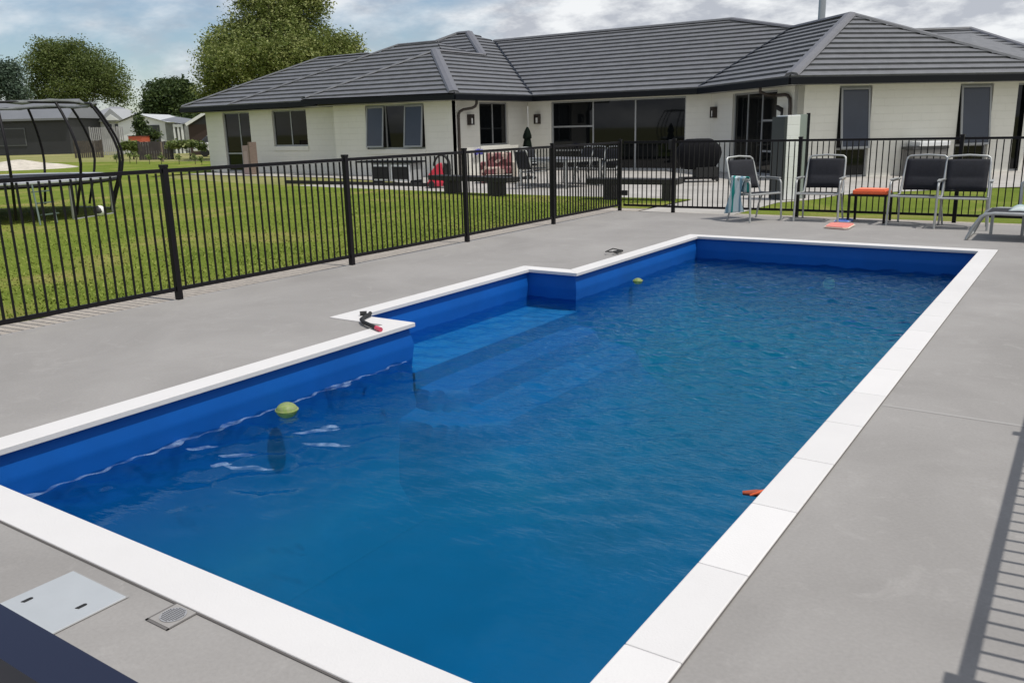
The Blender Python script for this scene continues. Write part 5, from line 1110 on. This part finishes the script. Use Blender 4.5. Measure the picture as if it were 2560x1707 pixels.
# car and trailer
D = 60; o_ = frame(483, D); k = D/FPX
t_ = empty('parked_car', tuple(o_), label='white car parked beside the brown barn, seen past the house corner', cat='car')
def side(m_, pts, y0_, y1_, O):
    kk = len(m_.v); n_ = len(pts)
    for yy_ in (y0_, y1_):
        for x_, z_ in pts: m_.v.append(tuple(V3(O+hr*x_+hf*yy_, z_)))
    m_.f.append(tuple(kk+i for i in range(n_))); m_.f.append(tuple(kk+n_+i for i in range(n_))[::-1])
    for i in range(n_): j = (i+1) % n_; m_.f.append((kk+j, kk+i, kk+n_+i, kk+n_+j))
b = MB(); side(b, [(-.1, .35), (3.9, .35), (3.95, .8), (3.6, .95), (.2, .95), (-.1, .75)], 0, 1.7, o_); b.build('body', mat('car_white', (.75, .75, .76), .25, coat=.5), t_, bevel=.06)
b = MB(); side(b, [(.35, .95), (3.3, .95), (2.8, 1.4), (.9, 1.4)], .1, 1.6, o_); b.build('windows', mat('car_glass', (.05, .055, .06), .1), t_, bevel=.05)
b = MB(); side(b, [(.9, 1.4), (2.8, 1.4), (2.7, 1.45), (1.0, 1.45)], .12, 1.58, o_); b.build('roof', mat('car_roof', (.6, .6, .6), .3), t_)
for x_ in (.7, 3.1): b = MB(); q_ = V3(o_+hr*x_+hf*-.02, .28); b.tube([q_, q_+hf*.2], .3, 16); b.build('wheel', TAN, t_)
D = 68; o_ = frame(321, D); k = D/FPX
t_ = empty('trailer', tuple(o_), label='orange red trailer box standing before the white garage', cat='trailer')
b = MB(); pb(b, o_, 0, 33*k, 0, 1.6, zof(330, 356, D), zof(330, 341, D)); b.build('box', mat('trailer_red', (.50, .10, .05), .6), t_)
b = MB(); pb(b, o_, -.05, 33*k+.05, -.05, 1.65, zof(330, 341, D)+.002, zof(330, 339.5, D)); b.build('top_rail', TAN, t_)
for x_ in (.3, .8): b = MB(); q_ = V3(o_+hr*x_+hf*-.03, .27); b.tube([q_, q_+hf*.15], .28, 14); b.build('wheel', TAN, t_)
# fences of the neighbours
def board_fence(u0_, u1_, vt, D, label, m, gap=0, th=.05, zb=-.05):
    a_ = frame(u0_, D); b__ = frame(u1_, D); Ln = (b__-a_).length; d_ = (b__-a_).normalized(); zt_ = zof((u0_+u1_)/2, vt, D)
    t_ = empty('garden_fence', tuple(a_), label=label, cat='fence'); b = MB(); n_ = max(2, int(Ln/.16))
    for i in range(n_): p = a_+d_*(i*Ln/n_); q = a_+d_*((i+1)*Ln/n_-(.02+gap)); b.prism([tuple(v[:2]) for v in (p, q, q+hf*.03, p+hf*.03)], zb, zt_-.02*(i % 2))
    b.build('boards', m, t_)
    for i in range(max(2, int(Ln/2.4)+1)): p = a_+d_*min(Ln, i*2.4); b = MB(); b.prism([tuple((p+hr*x_+hf*y_)[:2]) for x_, y_ in ((-.05, .04), (.05, .04), (.05, .14), (-.05, .14))], zb, zt_+.05); b.build('post', m, t_)
board_fence(343, 426, 354, 56, 'dark brown board fence right of the bright green bush', mat('dark_fence', (.055, .045, .045), .8, var=.3, vscale=3))
board_fence(226, 312, 318, 74, 'tall pale grey picket fence in front of the white house', mat('pale_fence', (.36, .35, .36), .8, var=.15, vscale=3), gap=.05)
board_fence(182, 250, 352, 66, 'low brown board fence behind the trampoline poles', mat('brown_fence', (.085, .07, .06), .85, var=.3, vscale=3), gap=.02)
g_ = frame(401, 50); b = MB(); b.box((g_.x-.04, g_.y-.04, -.05), (g_.x+.04, g_.y+.04, zof(401, 355, 50))); tag(b.build('stake', WOOD, origin=tuple(g_)), 'thin wooden stake standing in the field among the saplings', 'stake')

# pale ribbons painted as bright reflections on the water by the near left wall
fm = bpy.data.materials.new('foam'); fm.use_nodes = True; t = fm.node_tree; b_ = t.nodes['Principled BSDF']; b_.inputs['Base Color'].default_value = (.42, .58, .80, 1); b_.inputs['Roughness'].default_value = .4  # no foam: material of the painted reflection ribbons
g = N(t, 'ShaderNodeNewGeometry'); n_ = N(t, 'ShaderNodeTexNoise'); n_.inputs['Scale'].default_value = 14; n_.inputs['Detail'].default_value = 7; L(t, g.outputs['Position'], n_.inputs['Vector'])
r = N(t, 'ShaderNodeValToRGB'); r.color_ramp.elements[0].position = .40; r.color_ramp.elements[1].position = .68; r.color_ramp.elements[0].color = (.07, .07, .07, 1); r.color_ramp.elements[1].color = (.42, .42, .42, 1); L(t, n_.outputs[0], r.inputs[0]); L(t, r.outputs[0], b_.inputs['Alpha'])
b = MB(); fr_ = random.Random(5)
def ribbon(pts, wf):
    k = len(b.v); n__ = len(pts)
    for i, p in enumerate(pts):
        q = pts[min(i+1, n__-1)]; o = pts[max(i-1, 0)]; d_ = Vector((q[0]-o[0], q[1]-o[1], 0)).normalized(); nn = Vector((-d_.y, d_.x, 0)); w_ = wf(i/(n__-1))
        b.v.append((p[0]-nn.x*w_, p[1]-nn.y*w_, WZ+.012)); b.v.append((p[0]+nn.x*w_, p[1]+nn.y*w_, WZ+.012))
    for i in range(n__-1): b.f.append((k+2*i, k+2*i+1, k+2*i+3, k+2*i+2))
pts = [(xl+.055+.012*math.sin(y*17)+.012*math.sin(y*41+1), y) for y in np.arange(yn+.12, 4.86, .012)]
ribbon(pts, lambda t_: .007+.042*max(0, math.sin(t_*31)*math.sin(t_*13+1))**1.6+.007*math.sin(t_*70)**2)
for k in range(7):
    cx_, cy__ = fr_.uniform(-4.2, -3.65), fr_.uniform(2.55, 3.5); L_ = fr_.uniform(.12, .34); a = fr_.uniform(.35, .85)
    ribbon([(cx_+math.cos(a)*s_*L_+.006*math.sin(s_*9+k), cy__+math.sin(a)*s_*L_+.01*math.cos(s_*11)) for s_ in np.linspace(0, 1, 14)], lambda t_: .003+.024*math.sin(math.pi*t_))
tag(b.build('water_glints', fm), 'thin broken line of pale foam along the near left pool wall', 'foam', kind='stuff')  # no foam: painted bright reflections on the water
